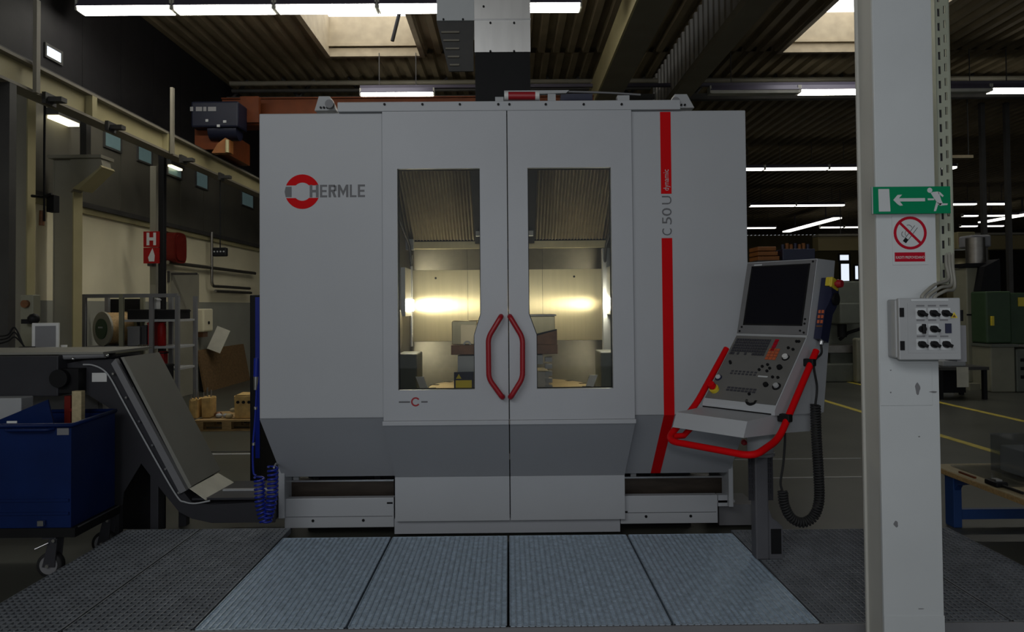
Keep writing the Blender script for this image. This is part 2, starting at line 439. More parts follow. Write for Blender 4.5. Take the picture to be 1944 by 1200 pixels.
for i, (x0, x1, y0, y1) in enumerate(SK):
    t = thing('skylight', ('skylight with pale beige shaft over the left half of the hall' if i == 0 else 'skylight with brown shaft partly hidden behind the grey column'), 'skylight', ((x0+x1)/2, (y0+y1)/2, ZR))
    h = 0.72; w = 0.04
    for nm, bx in (('shaft_wall', (x0-w, x1+w, y1, y1+w)), ('shaft_wall', (x0-w, x1+w, y0-w, y0)), ('shaft_wall', (x0-w, x0, y0, y1)), ('shaft_wall', (x1, x1+w, y0, y1))):
        obj(nm, MB().box(bx[0], bx[1], bx[2], bx[3], ZR-0.02, ZR+h), M['beige'], t)
    f = 0.07
    obj('frame', MB().box(x0-f, x1+f, y1-0.02, y1+f, ZR-0.05, ZR+0.02).box(x0-f, x1+f, y0-f, y0+0.02, ZR-0.05, ZR+0.02)
        .box(x0-f, x0+0.02, y0, y1, ZR-0.05, ZR+0.02).box(x1-0.02, x1+f, y0, y1, ZR-0.05, ZR+0.02), M['beige'], t)
    obj('ledge', MB().box(x0, x1, y1-0.05, y1, ZR+0.14, ZR+0.18), M['beige'], t)
    obj('glazing', MB().box(x0-w, x1+w, y0-w, y1+w, ZR+h, ZR+h+0.03), M['sky_panel'], t)
    if i == 0:
        a = P(757, 28, 12.9)
        obj('opening_rod', MB().cyl((a.x+.05, a.y, ZR+h), (a.x-0.12, a.y, ZR+0.05), 0.035, seg=8), M['black'], t)

# ------------------------------------------------------------------ overhead steelwork
def beam_thing(name, label, cat, parts):
    allp = [p for _, mb_, _ in parts for p in mb_]
    x0 = min(b[0] for b in allp); x1 = max(b[1] for b in allp); y0 = min(b[2] for b in allp); y1 = max(b[3] for b in allp); z0 = min(b[4] for b in allp)
    t = thing(name, label, cat, ((x0+x1)/2, (y0+y1)/2, z0))
    for nm, bl, m_ in parts:
        mb_ = MB()
        for b in bl: mb_.box(*b)
        obj(nm, mb_, M[m_], t)
    return t
zb = CAM.z + 3.8
beam_thing('roof_beam', 'cream box beam running away overhead, right of the steel duct', 'beam',
    [('web', [(1.63, 1.66, -3, Y(13.6), zb, zb+0.47)], 'beam_cream'), ('bottom_flange', [(1.661, 2.10, -3, Y(13.6), zb, zb+0.04)], 'beam_grey'),  # lit left face cream, underside grey: the lighting is put into the colours
     ('side_plate', [(2.07, 2.10, -3, Y(13.6), zb+.041, zb+0.47)], 'beam_grey')])
obj('beam_post', MB().box(1.63, 1.86, Y(13.62), Y(13.9), 3.2, zb+0.5), M['beam_cream'], None, 'short cream post carrying the far end of the box beam', 'post')
gb = thing('valley_girder', 'deep dark girder with ribbed steel side, right of the cream beam', 'girder', (3.2, 8, zb))
mb_ = MB()
mb_.box(3.02, 3.36, -3, Y(15), zb-0.02, zb+0.10); obj('bottom_flange', mb_, M['beam_grey'], gb)
mb_ = MB(); y = -3.0; vs = []
prof = []
while y < Y(15):
    prof += [(y, 3.10), (y+0.10, 3.10), (y+0.14, 3.16), (y+0.24, 3.16)]; y += 0.28
vs = [(x, yy, zb+0.10) for yy, x in prof] + [(x, yy, ZR-.004) for yy, x in prof]
nn = len(prof); mb_._add(vs, [(i, i+1, i+1+nn, i+nn) for i in range(nn-1)])
obj('ribbed_web', mb_, M['duct_steel'], gb)
obj('cap', MB().box(3.17, 3.36, -3, Y(15), zb+.10, ZR-.004), M['dark_steelwork'], gb)
# crane runway on the left
cz = CAM.z + 2.26
rw = thing('crane_runway', 'yellowish crane runway beam along the left wall', 'crane rail', (-4.95, 6, cz))
obj('web', MB().box(-5.0, -4.98, -2.5, Y(20), cz+0.02, cz+0.27), M['beam_cream'], rw)
obj('bottom_flange', MB().box(-5.10, -4.90, -2.5, Y(20), cz-0.01, cz+0.02), M['beam_grey'], rw)
obj('top_flange', MB().box(-5.10, -4.90, -2.5, Y(20), cz+0.27, cz+0.30), M['beam_grey'], rw)
obj('rail', MB().box(-5.03, -4.97, -2.5, Y(20), cz+0.30, cz+0.35), M['dark_steelwork'], rw)
for px, py in ((180, 200), (322, 262)):
    p = PX(px, py, -4.9)
    obj('stiffener', MB().box(-4.98, -4.90, p.y-.05, p.y+.05, cz+.02, cz+.27), M['beam_cream'], rw)
for px, py in ((90, 163), (207, 230), (345, 290), (418, 330)):
    p = PX(px, py, -4.9)
    obj('clamp', MB().box(-4.91, -4.72, p.y-.05, p.y+.05, cz-.05, cz+.0).box(-4.90, -4.86, p.y-.09, p.y+.09, cz-.08, cz+.04), M['dark_steelwork'], rw)
for i, (px, pyt) in enumerate(((318, 215), (57, 60))):
    p = PX(px, pyt, -4.93)
    obj('hanger_rod', MB().box(-4.88, -4.84, p.y-.03, p.y+.03, cz-0.02, cz+0.95), M['beam_grey'], rw)
# cross members and pipes under the roof at the end of the bay
for nm, lab, py, d, x0, x1, r, m_ in (
    ('roof_pipe', 'long pale pipe crossing under the roof behind the machine', 157, 14.6, -5.7, 22, .05, 'beam_grey'),
    ('roof_pipe', 'dark lower pipe crossing under the roof behind the machine', 171, 14.7, -5.7, 3.0, .04, 'dark_steelwork')):
    a = P(700, py, d)
    obj(nm, MB().cyl((x0, a.y, a.z), (x1, a.y, a.z), r, seg=8), M[m_], None, lab, 'pipe')
a = P(700, 168, 15.0)
tr = thing('roof_truss', 'dark lattice truss across the hall under the roof', 'truss', (0, a.y, a.z-.3))
obj('chord', MB().box(-5.9, 23, a.y-.08, a.y+.08, a.z+.62, a.z+.75), M['dark_steelwork'], tr)
obj('chord', MB().box(-5.9, 23, a.y-.08, a.y+.08, a.z-.3, a.z-.18), M['dark_steelwork'], tr)
x = -5.8; k = 0
while x < 22.5:
    z0, z1 = (a.z-.18, a.z+.62) if k % 2 == 0 else (a.z+.62, a.z-.18)
    obj('diagonal', MB().cyl((x, a.y, z0), (x+.7, a.y, z1), .035, seg=6), M['dark_steelwork'], tr); x += .7; k += 1

# ------------------------------------------------------------------ fluorescent fixtures
def fixture(x0, x1, d, z, label, lit=True, scale=1.0, grp=None):
    tm = M['tube_light'] if d < 15 else M['far_tube']
    y = Y(d); xm = (x0+x1)/2
    t = thing('fluorescent_fixture', label, 'light', (xm, y, z-.02), grp)
    w = 0.11*scale
    obj('housing', MB().prism([(y-w*.55, z+.12), (y-w, z+.03), (y-w, z+.02), (y+w, z+.02), (y+w, z+.03), (y+w*.55, z+.12)], 'x', x0, x1), M['fixture'], t)
    for ex_ in (x0-.008, x1-.02): obj('end_cap', MB().box(ex_, ex_+.028, y-w*.9, y+w*.9, z-.03, z+.11), M['fixture_white'], t)
    for xx in (x0+.25*(x1-x0), x0+.75*(x1-x0)):
        if not (5.0 < xx < 7.2 and d < 15) and not (-3.5 < xx < -1.5 and d < 11): obj('hanger', MB().box(xx-.007, xx+.007, y-.007, y+.007, z+(.181 if d < 15 else .12), ZR+.004), M['dark_steelwork'], t)
    if lit: obj('diffuser', MB().prism([(y-w*.95, z+.019), (y-w*.8, z-.035), (y+w*.8, z-.035), (y+w*.95, z+.019)], 'x', x0+.02, x1-.02), tm, t)
    else: obj('diffuser', MB().prism([(y-w*.95, z+.019), (y-w*.8, z-.035), (y+w*.8, z-.035), (y+w*.95, z+.019)], 'x', x0+.02, x1-.02), M['fixture_white'], t)
    return t
ZL = 5.6
def row(px_list, py, label_fn, lit=None, z=ZL, rail=True):
    d = PZ(px_list[0][0], py, z).y - CAM.y
    for i, (p0, p1) in enumerate(px_list):
        a, b = P(p0, py, d), P(p1, py, d)
        fixture(a.x+.012, b.x-.012, d, z, label_fn(i), True if lit is None else lit[i])
    return d
d0 = row([(150, 332), (332, 524), (524, 718), (718, 905), (905, 1104)], 20, lambda i:
    ['lit fluorescent fixture at the left end of the nearest overhead row', 'lit fluorescent fixture second from left in the nearest row',
     'lit fluorescent fixture just left of the first skylight', 'lit fluorescent fixture in front of the first skylight', 'lit fluorescent fixture emerging right of the steel duct'][i])
obj('mounting_rail', MB().box(P(150, 20, d0).x, P(1104, 20, d0).x, Y(d0)-.04, Y(d0)+.04, ZL+.122, ZL+.18), M['fixture'], None, 'dark mounting rail above the nearest row of lights', 'rail')
d1 = row([(684, 826), (1345, 1515), (1515, 1652), (1740, 1876), (1876, 2015)], 181, lambda i:
    ['lit fluorescent fixture low over the left door of the machine', 'unlit fluorescent fixture right of the machine top, next to a lit one', 'lit fluorescent fixture ending behind the left edge of the column',
     'unlit fluorescent fixture just right of the column top', 'lit fluorescent fixture at the right picture edge'][i], [True, False, True, False, True])
obj('mounting_rail', MB().box(P(684, 181, d1).x, P(2015, 181, d1).x, Y(d1)-.04, Y(d1)+.04, ZL+.122, ZL+.18), M['fixture'], None, 'dark mounting rail above the second row of lights', 'rail')
d2 = row([(1330, 1450), (1450, 1572), (1572, 1690), (1690, 1815)], 322, lambda i:
    ['lit fluorescent fixture half hidden by the right edge of the machine, third row', 'lit fluorescent fixture in the middle of the third row, between machine and column', 'lit fluorescent fixture of the third row running behind the column', 'lit fluorescent fixture of the third row just showing right of the column'][i])
d3 = row([(1422, 1510), (1510, 1603), (1790, 1853), (1866, 1914)], 391, lambda i:
    ['lit fluorescent fixture left of two in the fourth row', 'lit fluorescent fixture right of two in the fourth row', 'lit fluorescent fixture beside the green exit sign', 'short lit fluorescent fixture second right of the exit sign'][i])
row([(1826, 1856), (1868, 1906), (1910, 1950)], 410, lambda i: ['small lit fixture low right of the exit sign, first of three', 'small lit fixture low right of the exit sign, second of three', 'small lit fixture low right of the exit sign, third of three'][i])
row([(1415, 1473), (1556, 1600), (1602, 1640), (1822, 1855), (1866, 1905)], 433, lambda i: ['distant lit fixture just above the console, beside the machine', 'distant lit fixture above the bright sign', 'distant lit fixture ending at the column', 'distant lit fixture over the yellow machine head', 'distant lit fixture over the yellow crane girder'][i])
# fixtures that run away from the camera
for (pa, pb, lab) in (((1495, 440), (1587, 414), 'lit fluorescent fixture slanting upward above the console'), ((1881, 422), (1944, 405), 'lit fluorescent fixture slanting upward far right')):
    a, b = PZ(*pa, ZL), PZ(*pb, ZL); xm = (a.x+b.x)/2
    t = thing('fluorescent_fixture', lab, 'light', (xm, (a.y+b.y)/2, ZL))
    obj('housing', MB().box(xm-.2, xm+.2, b.y, a.y, ZL+.03, ZL+.14), M['fixture'], t)
    obj('diffuser', MB().box(xm-.2, xm+.2, b.y, a.y, ZL-.03, ZL+.03), M['far_tube'], t)
    for yy in (a.y*.8+b.y*.2, a.y*.2+b.y*.8): obj('hanger', MB().box(xm-.02, xm+.02, yy-.02, yy+.02, ZL+.141, ZR+.004), M['fixture'], t)

# ================================================================== PLATFORM
ZP = 0.15
XA = [PZ(240, 1004, ZP).x, PZ(382, 1004, ZP).x, PZ(540, 1017, ZP).x, PZ(745, 1017, ZP).x, PZ(965, 1017, ZP).x, PZ(1190, 1015, ZP).x, PZ(1390, 1011, ZP).x]
YF0 = PZ(965, 1189, ZP).y; YB0 = PZ(965, 1017, ZP).y; YB1 = PZ(400, 1004, ZP).y; YB2 = PZ(1700, 1003, ZP).y
XR1 = PZ(1640, 1003, ZP).x; XR2 = PZ(1790, 996, ZP).x
def grating(x0, x1, y0, y1, pitch_x, pitch_y, m_, label, tx=0.004, ty=0.0035, grp=None, drop=0.0004):
    g = 0.006; x0 += g; x1 -= g
    t = thing('floor_grating', label, 'grating', ((x0+x1)/2, (y0+y1)/2, ZP-0.034), grp)
    fb = 0.005
    obj('frame', MB().box(x0, x0+fb, y0, y1, ZP-.034, ZP).box(x1-fb, x1, y0, y1, ZP-.034, ZP).box(x0, x1, y0, y0+fb, ZP-.034, ZP).box(x0, x1, y1-fb, y1, ZP-.034, ZP), M[m_], t)
    mb_ = MB(); n_ = max(2, round((x1-x0)/pitch_x))
    for i in range(1, n_):
        x = x0 + (x1-x0)*i/n_; mb_.box(x-tx/2, x+tx/2, y0, y1, ZP-.030, ZP-.001)
    obj('bearing_bars', mb_, M[m_], t, kind='stuff')
    mb_ = MB(); n_ = max(2, round((y1-y0)/pitch_y))
    for i in range(1, n_):
        y = y0 + (y1-y0)*i/n_; mb_.box(x0, x1, y-ty/2, y+ty/2, ZP-.026-drop, ZP-drop)
    obj('cross_bars', mb_, M[m_], t, kind='stuff')
    return t
L = ['dark open grating panel at the left end of the platform, beside the blue cart', 'dark open grating panel in front of the blue coiled hose',
     'blue-grey fine grating panel under the left machine side, third from left', 'blue-grey fine grating panel in front of the left door',
     'blue-grey fine grating panel in front of the right door', 'blue-grey fine grating panel in front of the console leg']
for i in range(6):
    if i < 2: grating(XA[i], XA[i+1], YF0, YB1, 0.036, 0.036, 'grating_dark', L[i])
    else: grating(XA[i], XA[i+1], YF0, YB0, 0.030, 0.015, 'grating', L[i], tx=0.008, ty=0.004, drop=0.004)
grating(XA[6], XR1, YF0, YB2, 0.033, 0.033, 'grating_dark', 'dark open grating panel between the console leg and the grey column')
grating(XR1, XR2, YF0, YB2, 0.033, 0.033, 'grating_dark', 'dark open grating panel behind and right of the grey column')
pf = thing('platform_frame', 'dark steel edge frame carrying the grating platform', 'platform', ((XA[0]+XR2)/2, (YF0+YB0)/2, 0))
obj('front_fascia', MB().box(XA[0], XR2, YF0-.012, YF0-.001, 0.0, ZP-.003), M['mid_grey'], pf)
obj('side_fascia', MB().box(XA[0]-.008, XA[0]+.004, YF0, YB1, 0.0, ZP-.01), M['mid_grey'], pf)
obj('side_fascia', MB().box(XR2-.004, XR2+.008, YF0, YB2, 0.0, ZP-.01), M['mid_grey'], pf)
for x in XA[1:] + [XR1]:
    obj('joist', MB().box(x-.03, x+.03, YF0, YB0, 0.0, ZP-.036), M['black'], pf)

# ================================================================== MACHINE
RX0, RX1 = -1.573, 1.522
mc = thing('machining_center', 'large light grey machining centre with two windowed doors and red stripe', 'machine', (0, 1.2, 0))
ZS, ZSK = 2.833, 0.90
def sideprof(y0=0.0): return [(y0, ZS), (y0, ZSK), (y0+.012, ZSK-.012), (y0+.05, ZSK), (y0+.05, ZS)]
DX = 0.787
for nm, x0, x1 in (('side_panel', RX0, -DX-.004), ('side_panel', DX+.004, RX1)):
    obj(nm, MB().box(x0, x1, 0.0, 0.06, ZSK, ZS, bev=.006), M['paint'], mc)
    obj('side_skirt', MB().prism([(0.002, ZSK-.001), (0.45, 0.43), (0.50, 0.43), (0.50, 0.60), (0.06, ZSK-.001)], 'x', x0, x1), M['skirt_paint'], mc)
for x0, x1 in ((RX0+.01, -.96), (.96, RX1-.01)):
    obj('cabinet_body', MB().prism([(.07, ZS-.01), (.07, .912), (.51, .622), (2.4, .622), (2.4, ZS-.01)], 'x', x0, x1), M['paint'], mc)
obj('rear_cabinet', MB().box(-.955, .955, 2.1, 2.4, 0.3, 2.80), M['paint'], mc)
obj('top_cover', MB().box(-.955, .955, 0.07, 2.1, 2.79, 2.82), M['mid_grey'], mc)
rail_ = obj('top_rail', MB().box(-1.07, 1.10, -0.028, 0.06, 2.834, 2.895, bev=.004), M['paint'], mc)
for px in (730, 802, 873, 946, 967, 1036, 1108, 1180):
    p = P(px, 197, 4.47)
    obj('screw', MB().cyl((p.x, -.036, p.z-.004), (p.x, -.03, p.z-.004), .008, seg=8), M['black'], rail_)
# doors
def door(sgn):
    X0, X1 = (-DX, -.0035) if sgn < 0 else (.0035, DX)
    if sgn < 0: we, wi, wi2 = P(755, 530, 4.47).x, P(912, 500, 4.47).x, P(901, 690, 4.47).x
    else: we, wi, wi2 = P(1162, 530, 4.47).x, P(1003, 500, 4.47).x, P(1019, 690, 4.47).x
    zt, zb_ = P(960, 319, 4.47).z, P(960, 739, 4.47).z
    za, zc = P(960, 596, 4.47).z, P(960, 636, 4.47).z
    inner = X1 if sgn < 0 else X0; outer = X0 if sgn < 0 else X1
    y0, y1 = -.03, .03
    mb_ = MB()
    mb_.box(outer, we, y0, y1, .885, 2.832); mb_.box(we, inner, y0, y1, zt, 2.832); mb_.box(we, inner, y0, y1, .885, zb_)
    mb_.prism([(wi, zt), (inner, zt), (inner, zb_), (wi2, zb_), (wi2, zc), (wi, za)], 'y', y0, y1)
    d_ = obj('door', mb_, M['door_grey'], mc)
    g = .004
    obj('window_pane', MB().prism([(we, zt), (wi, zt), (wi, za), (wi2, zc), (wi2, zb_), (we, zb_)], 'y', -.006, .004), GLASS, d_)
    fr = MB(); q = [(we, zt), (wi, zt), (wi, za), (wi2, zc), (wi2, zb_), (we, zb_)]
    for i in range(6):
        a, b = q[i], q[(i+1) % 6]
        fr.tube([(a[0], .018, a[1]), (b[0], .018, b[1])], .006, seg=6)
    obj('window_seal', fr, M['black'], d_)
    xa, xb = (X0-.006, X1) if sgn < 0 else (X0, X1+.006)
    obj('lower_lip', MB().box(xa, xb, -.046, .03, .856, .884, bev=.004), M['door_grey'], d_)
    obj('skirt', MB().prism([(-.036, .855), (.40, .432), (.46, .432), (.03, .855)], 'x', X0, X1), M['skirt_paint'], d_)
    obj('toe_panel', MB().box(X0, X1, .40, .44, P(960, 988, 4.9).z, .431), M['paint'], d_)
    s = sgn
    hp = [P(px, py, 4.41) for px, py in (((951, 601), (927, 641), (928, 719), (954, 755)) if s < 0 else ((968, 601), (992, 641), (992, 718), (969, 755)))]
    hp = [(p.x, p.y, p.z) for p in hp]
    path = [(hp[0][0], -.03, hp[0][2])] + hp + [(hp[3][0], -.03, hp[3][2])]
    obj('handle', MB().tube(fillet(path, .035), .0165, seg=12), M['dark_red'], d_)
    return d_
dl, dr = door(-1), door(1)
obj('door_seam', MB().box(-.003, .003, -.02, .02, .89, 2.83), M['seam'], mc)
# small logo on the left door
c = P(789, 763, 4.468); mb_ = MB().ring((c.x, c.z), .019, .029, math.radians(35), math.radians(325), -.0315, -.030, 20)
obj('logo', mb_, M['dark_red'], dl)
for u0, u1 in ((-.105, -.035), (.035, .075)): obj('lettering', MB().box(c.x+u0, c.x+u1, -.0312, -.030, c.z-.006, c.z+.004), M['logo_grey'], dl)
# big logo on the left side panel
c = P(574, 364, 4.5); R1 = .110; R0 = .058; g = P(574, 352, 4.5).z - c.z
a1 = math.asin(g/R1)
def arc_seg(up):
    pts = []
    th0 = math.asin(.040/R1)
    for i in range(17):
        a = th0 + (math.pi-2*th0)*i/16; pts.append((c.x+R1*math.cos(a), c.z+up*R1*math.sin(a)))
    inn = []
    for i in range(9):
        a = math.asin(.040/R0) + (math.pi-2*math.asin(.040/R0))*i/8; inn.append((c.x-R0*math.cos(a)*-1*-1, c.z+up*R0*math.sin(a)))
    return pts + inn
lg = MB(); lg.prism(arc_seg(1), 'y', -.0015, 0.0); lg.prism(arc_seg(-1), 'y', -.0015, 0.0)
obj('logo', lg, M['red'], mc)
obj('logo_bar', MB().prism([(c.x-.105, c.z+.032), (c.x-.068, c.z+.032), (c.x-.068, c.z-.034), (c.x-.105, c.z-.034), (c.x-.112, c.z)], 'y', -.0015, 0), M['logo_grey'], mc)
a, b = P(588, 375, 4.5), P(693, 374, 4.5)
ht = .080; ws = (.056, .045, .050, .066, .042, .045); gp = ((b.x-a.x)-sum(ws))/5; xx = a.x
for ch_, w_ in zip('HERMLE', ws):
    mb_ = MB()
    for poly in letter(ch_, xx, a.z, w_, ht, .30 if ch_ != 'M' else .27): mb_.prism(poly, 'y', -.0016, 0)
    obj('letter', mb_, M['logo_grey'], mc); xx += w_+gp
# red stripe with model designation
sx0, sx1 = P(1254, 300, 4.5).x, P(1274, 300, 4.5).x
z368, z452 = P(1265, 368, 4.5).z, P(1268, 452, 4.5).z
obj('red_stripe', MB().box(sx0, sx1, -.002, 0, z368, ZS-.008), M['red'], mc)
obj('red_stripe', MB().box(sx0, sx1, -.002, 0, ZSK, z452), M['red'], mc)
obj('red_stripe', MB().prism([(-.001, ZSK-.001), (.449, .43), (.451, .432), (.003, ZSK)], 'x', sx0, sx1), M['red'], mc)
RT = lambda x, z: Matrix.Translation((x, -.0012, z)) @ Matrix.Rotation(math.radians(90), 4, 'X') @ Matrix.Rotation(math.radians(90), 4, 'Z')
for ch_, ya_, yb2_ in (('C', 447, 434), ('5', 426, 412), ('0', 410, 395), ('U', 388, 372)):
    p0, p1 = P(1265, ya_, 4.5).z, P(1265, yb2_, 4.5).z
    obj('letter', textmb(ch_, .088, RT(sx1-.002, p0), width=p1-p0), M['logo_grey'], mc)
obj('lettering', textmb('dynamic', .05, Matrix.Translation((0, -.0018, 0)) @ RT(sx1-.018, z368+.02), width=.135), M['paint'], mc)
# base
for px0, px1, d in ((540, 748, 4.95), (1178, 1363, 4.95)):
    a, b = P(px0, 945, d), P(px1, 1001 if px0 < 700 else 993, d)
    bp = obj('base_panel', MB().box(a.x, b.x, Y(d), Y(d)+.06, b.z, P(px1, 945 if px0 < 700 else 940, d).z, bev=.004), M['paint'], mc)
    zl = b.z + .075
    obj('base_seam', MB().box(a.x+.01, b.x-.01, Y(d)-.001, Y(d)+.01, zl, zl+.003), M['seam'], bp)
    for k in (.26, .72):
        x = a.x+(b.x-a.x)*k
        obj('screw', MB().cyl((x, Y(d)-.004, zl-.025), (x, Y(d), zl-.025), .010, seg=8), M['black'], bp)
    sl = P(740 if px0 < 700 else 1186, 955 if px0 < 700 else 972, d)
    obj('latch_slot', MB().box(sl.x-.02, sl.x+.02, Y(d)-.002, Y(d)+.01, sl.z-.006, sl.z+.006), M['black'], bp)
a, b = P(1363, 940, 4.96), P(1392, 961, 4.96)
obj('base_panel', MB().box(a.x, b.x-.02, Y(4.96), Y(4.96)+.05, b.z, a.z), M['paint'], mc)
for px0, px1, d in ((536, 748, 5.08), (1178, 1385, 5.08)):
    a, b = P(px0, 915 if px0 < 700 else 908, d), P(px1, 946 if px0 < 700 else 940, d)
    obj('chip_trough', MB().box(a.x, b.x, Y(d), Y(d)+.05, b.z-.03, a.z), M['trough_brown'], mc)
    obj('trough_lip', MB().box(a.x, b.x, Y(d)-.12, Y(d)+.01, b.z-.02, b.z-.004), M['light_grey'], mc)
    obj('trough_edge', MB().box(a.x, b.x, Y(d)-.01, Y(d)+.06, a.z, a.z+.012), M['steel'], mc)
    for k in (.12, .3, .85):
        x = a.x+(b.x-a.x)*k
        obj('bracket', MB().box(x-.02, x+.02, Y(d)+.005, Y(d)+.03, a.z+.012, a.z+.07), M['light_grey' if k < .2 else 'black'], mc)
for px0, px1, py0, py1, d in ((529, 541, 878, 984, 4.93), (1382, 1392, 874, 962, 4.93)):
    a, b = P(px0, py0, d), P(px1, py1, d)
    obj('corner_post', MB().box(a.x, b.x, Y(d)-.01, Y(d)+.3, b.z, a.z, bev=.004), M['paint'], mc)
zt_ = P(960, 990, 4.93).z
obj('base_plinth', MB().box(P(748, 990, 4.93).x, P(1178, 990, 4.93).x, Y(4.93)+.02, Y(4.93)+.10, .03, zt_+.02), M['skirt_paint'], mc)
obj('machine_bed', MB().box(-1.45, 1.30, Y(5.15), 2.3, 0.0, .42), M['black'], mc)
obj('cable_box', MB().box(P(1365, 960, 5.1).x, P(1436, 960, 5.1).x, Y(5.1), Y(5.4), .02, P(1365, 958, 5.1).z), M['mid_grey'], mc)
# fittings on top
for px0, px1, pyt, pyb in ((597, 638, 183, 208), (1272, 1318, 179, 203)):
    d = 4.62; a, b = P(px0, pyt, d), P(px1, pyb, d)
    w = b.x-a.x
    br = obj('hinge_bracket', MB().prism([(a.x, b.z-.005), (a.x+w*.2, a.z), (a.x+w*.7, a.z), (b.x, b.z-.005)], 'y', Y(d), Y(d)+.10), M['light_grey'], mc)
    xx = b.x-w*.25 if px0 < 900 else a.x+w*.18
    obj('roller', MB().cyl((xx, Y(d)-.04, b.z+.028), (xx, Y(d)-.005, b.z+.028), .028, seg=14), M['mid_grey'], br)
    for k in range(3):
        obj('bolt', MB().cyl((a.x+w*(.3+.15*k), Y(d)-.012, b.z+.012), (a.x+w*(.3+.15*k), Y(d), b.z+.012), .007, seg=8), M['black'], br)
a, b = P(1172, 181, 4.55), P(1195, 192, 4.55)
obj('hinge_bracket', MB().box(a.x, b.x, Y(4.55), Y(4.55)+.06, 2.89, a.z), M['light_grey'], mc)
a, b = P(940, 184, 4.5), P(956, 194, 4.5)
obj('stop_block', MB().box(a.x, b.x, Y(4.5), Y(4.5)+.05, 2.89, a.z), M['light_grey'], mc)
a, b = P(957, 172, 4.56), P(1066, 189, 4.56)
dd = obj('door_drive', MB().prism([(a.x, 2.893), (a.x, a.z), (b.x+.05, a.z), (b.x+.03, a.z-.018), (a.x+.23, a.z-.022), (a.x+.23, 2.893)], 'y', Y(4.56), Y(4.56)+.03), M['light_grey'], mc)
p, q = P(965, 182, 4.53), P(1016, 182, 4.53)
obj('drive_cylinder', MB().cyl((p.x, p.y, p.z), (q.x, q.y, q.z), .026, seg=14), M['dark_red'], dd)
for u0, u1 in ((p.x-.025, p.x), (q.x, q.x+.025)): obj('cylinder_cap', MB().cyl((u0, p.y, p.z), (u1, p.y, p.z), .029, seg=14), M['white_plastic'], dd)
p, q = P(1040, 184, 4.54), P(1055, 184, 4.54)
obj('valve_block', MB().box(p.x, q.x, p.y, p.y+.04, 2.893, p.z+.02), M['light_grey'], dd)
pts = [P(1070, 174, 4.6), P(1120, 175, 4.6), P(1170, 177, 4.6), P(1216, 180, 4.6)]
obj('cable_chain', MB().tube([tuple(v) for v in pts], .007, seg=6), M['mid_grey'], dd)
obj('service_duct', MB().box(P(1065, 184, 4.7).x, P(1125, 184, 4.7).x, Y(4.7), Y(4.8), 2.85, P(1065, 178, 4.7).z), M['navy'], mc)

# interior
IY = 1.9; IX = .875
for x0, x1 in ((-IX, P(888, 560, 6.4).x), (P(888, 560, 6.4).x, P(1030, 560, 6.4).x), (P(1030, 560, 6.4).x, IX)):
    obj('back_wall_panel', MB().box(x0+.0015, x1-.0015, IY, IY+.02, 1.285, P(960, 512, 6.4).z), M['brushed'], mc)
    obj('upper_wall_panel', MB().prism([(IY, P(960, 512, 6.4).z+.001), (IY-.08, 2.16), (IY-.06, 2.17), (IY+.02, P(960, 512, 6.4).z+.001)], 'x', x0+.0015, x1-.0015), M['brushed_shaded'], mc)
obj('lower_wall_panel', MB().prism([(IY, 1.283), (IY-.24, .80), (IY-.22, .79), (IY+.02, 1.283)], 'x', -IX, IX), M['brushed_shaded'], mc)
obj('back_wall_seam', MB().box(-IX, IX, IY+.021, IY+.03, .8, 2.2), M['seam'], mc)
for px, py in ((827, 528), (1090, 525)):
    p = P(px, py, 6.39); obj('screw', MB().cyl((p.x, IY-.006, p.z), (p.x, IY, p.z), .010, seg=8), M['black'], mc)
obj('inner_side_wall', MB().prism([(.07, 2.78), (.07, .85), (.34, .57), (IY+.02, .57), (IY+.02, 2.78)], 'x', -IX-.02, -IX), M['brushed_shaded'], mc)
obj('inner_side_wall', MB().prism([(.07, 2.78), (.07, .85), (.34, .57), (IY+.02, .57), (IY+.02, 2.78)], 'x', IX, IX+.02), M['brushed_shaded'], mc)
obj('inner_floor', MB().box(-IX, IX, .33, IY, .56, .60), M['dull_steel'], mc)
obj('front_sill', MB().prism([(.07, .98), (.07, .84), (.30, .625), (.32, .625), (.32, .98)], 'x', -IX, IX), M['dull_steel'], mc)
# corrugated roof cover
mb_ = MB(); x = -IX; prof = []; k = 0
while x < IX: prof.append((x, .010 if k % 2 else -.010)); x += .0135; k += 1
y0, z0, y1, z1 = 1.62, 2.17, .75, 2.79
nx, nz_ = (z1-z0), -(y1-y0); ln = math.hypot(nx, nz_); nx /= ln; nz_ /= ln
vs = [(px_, y0-nx*o_, z0-nz_*o_) for px_, o_ in prof] + [(px_, y1-nx*o_, z1-nz_*o_) for px_, o_ in prof]
nn = len(prof); mb_._add(vs, [(i, i+1, i+1+nn, i+nn) for i in range(nn-1)])
obj('bellows_cover', mb_, M['curtain'], mc)
for s in (-1, 1):
    a = P(905 if s < 0 else 1010, 440, 5.6)
    obj('cover_guide', MB().prism([(1.60, 2.15), (.74, 2.76), (.70, 2.76), (1.55, 2.13)], 'x', a.x-.035, a.x+.035), M['black'], mc)
    obj('guide_block', MB().box(a.x-.02, a.x+.02, 1.38, 1.44, 2.18, 2.22), M['white_plastic'], mc)
a = P(768, 460, 6.15); b = P(1150, 470, 6.15)
obj('cross_rail', MB().box(a.x, b.x, 1.62, 1.68, b.z, a.z), M['brushed'], mc)
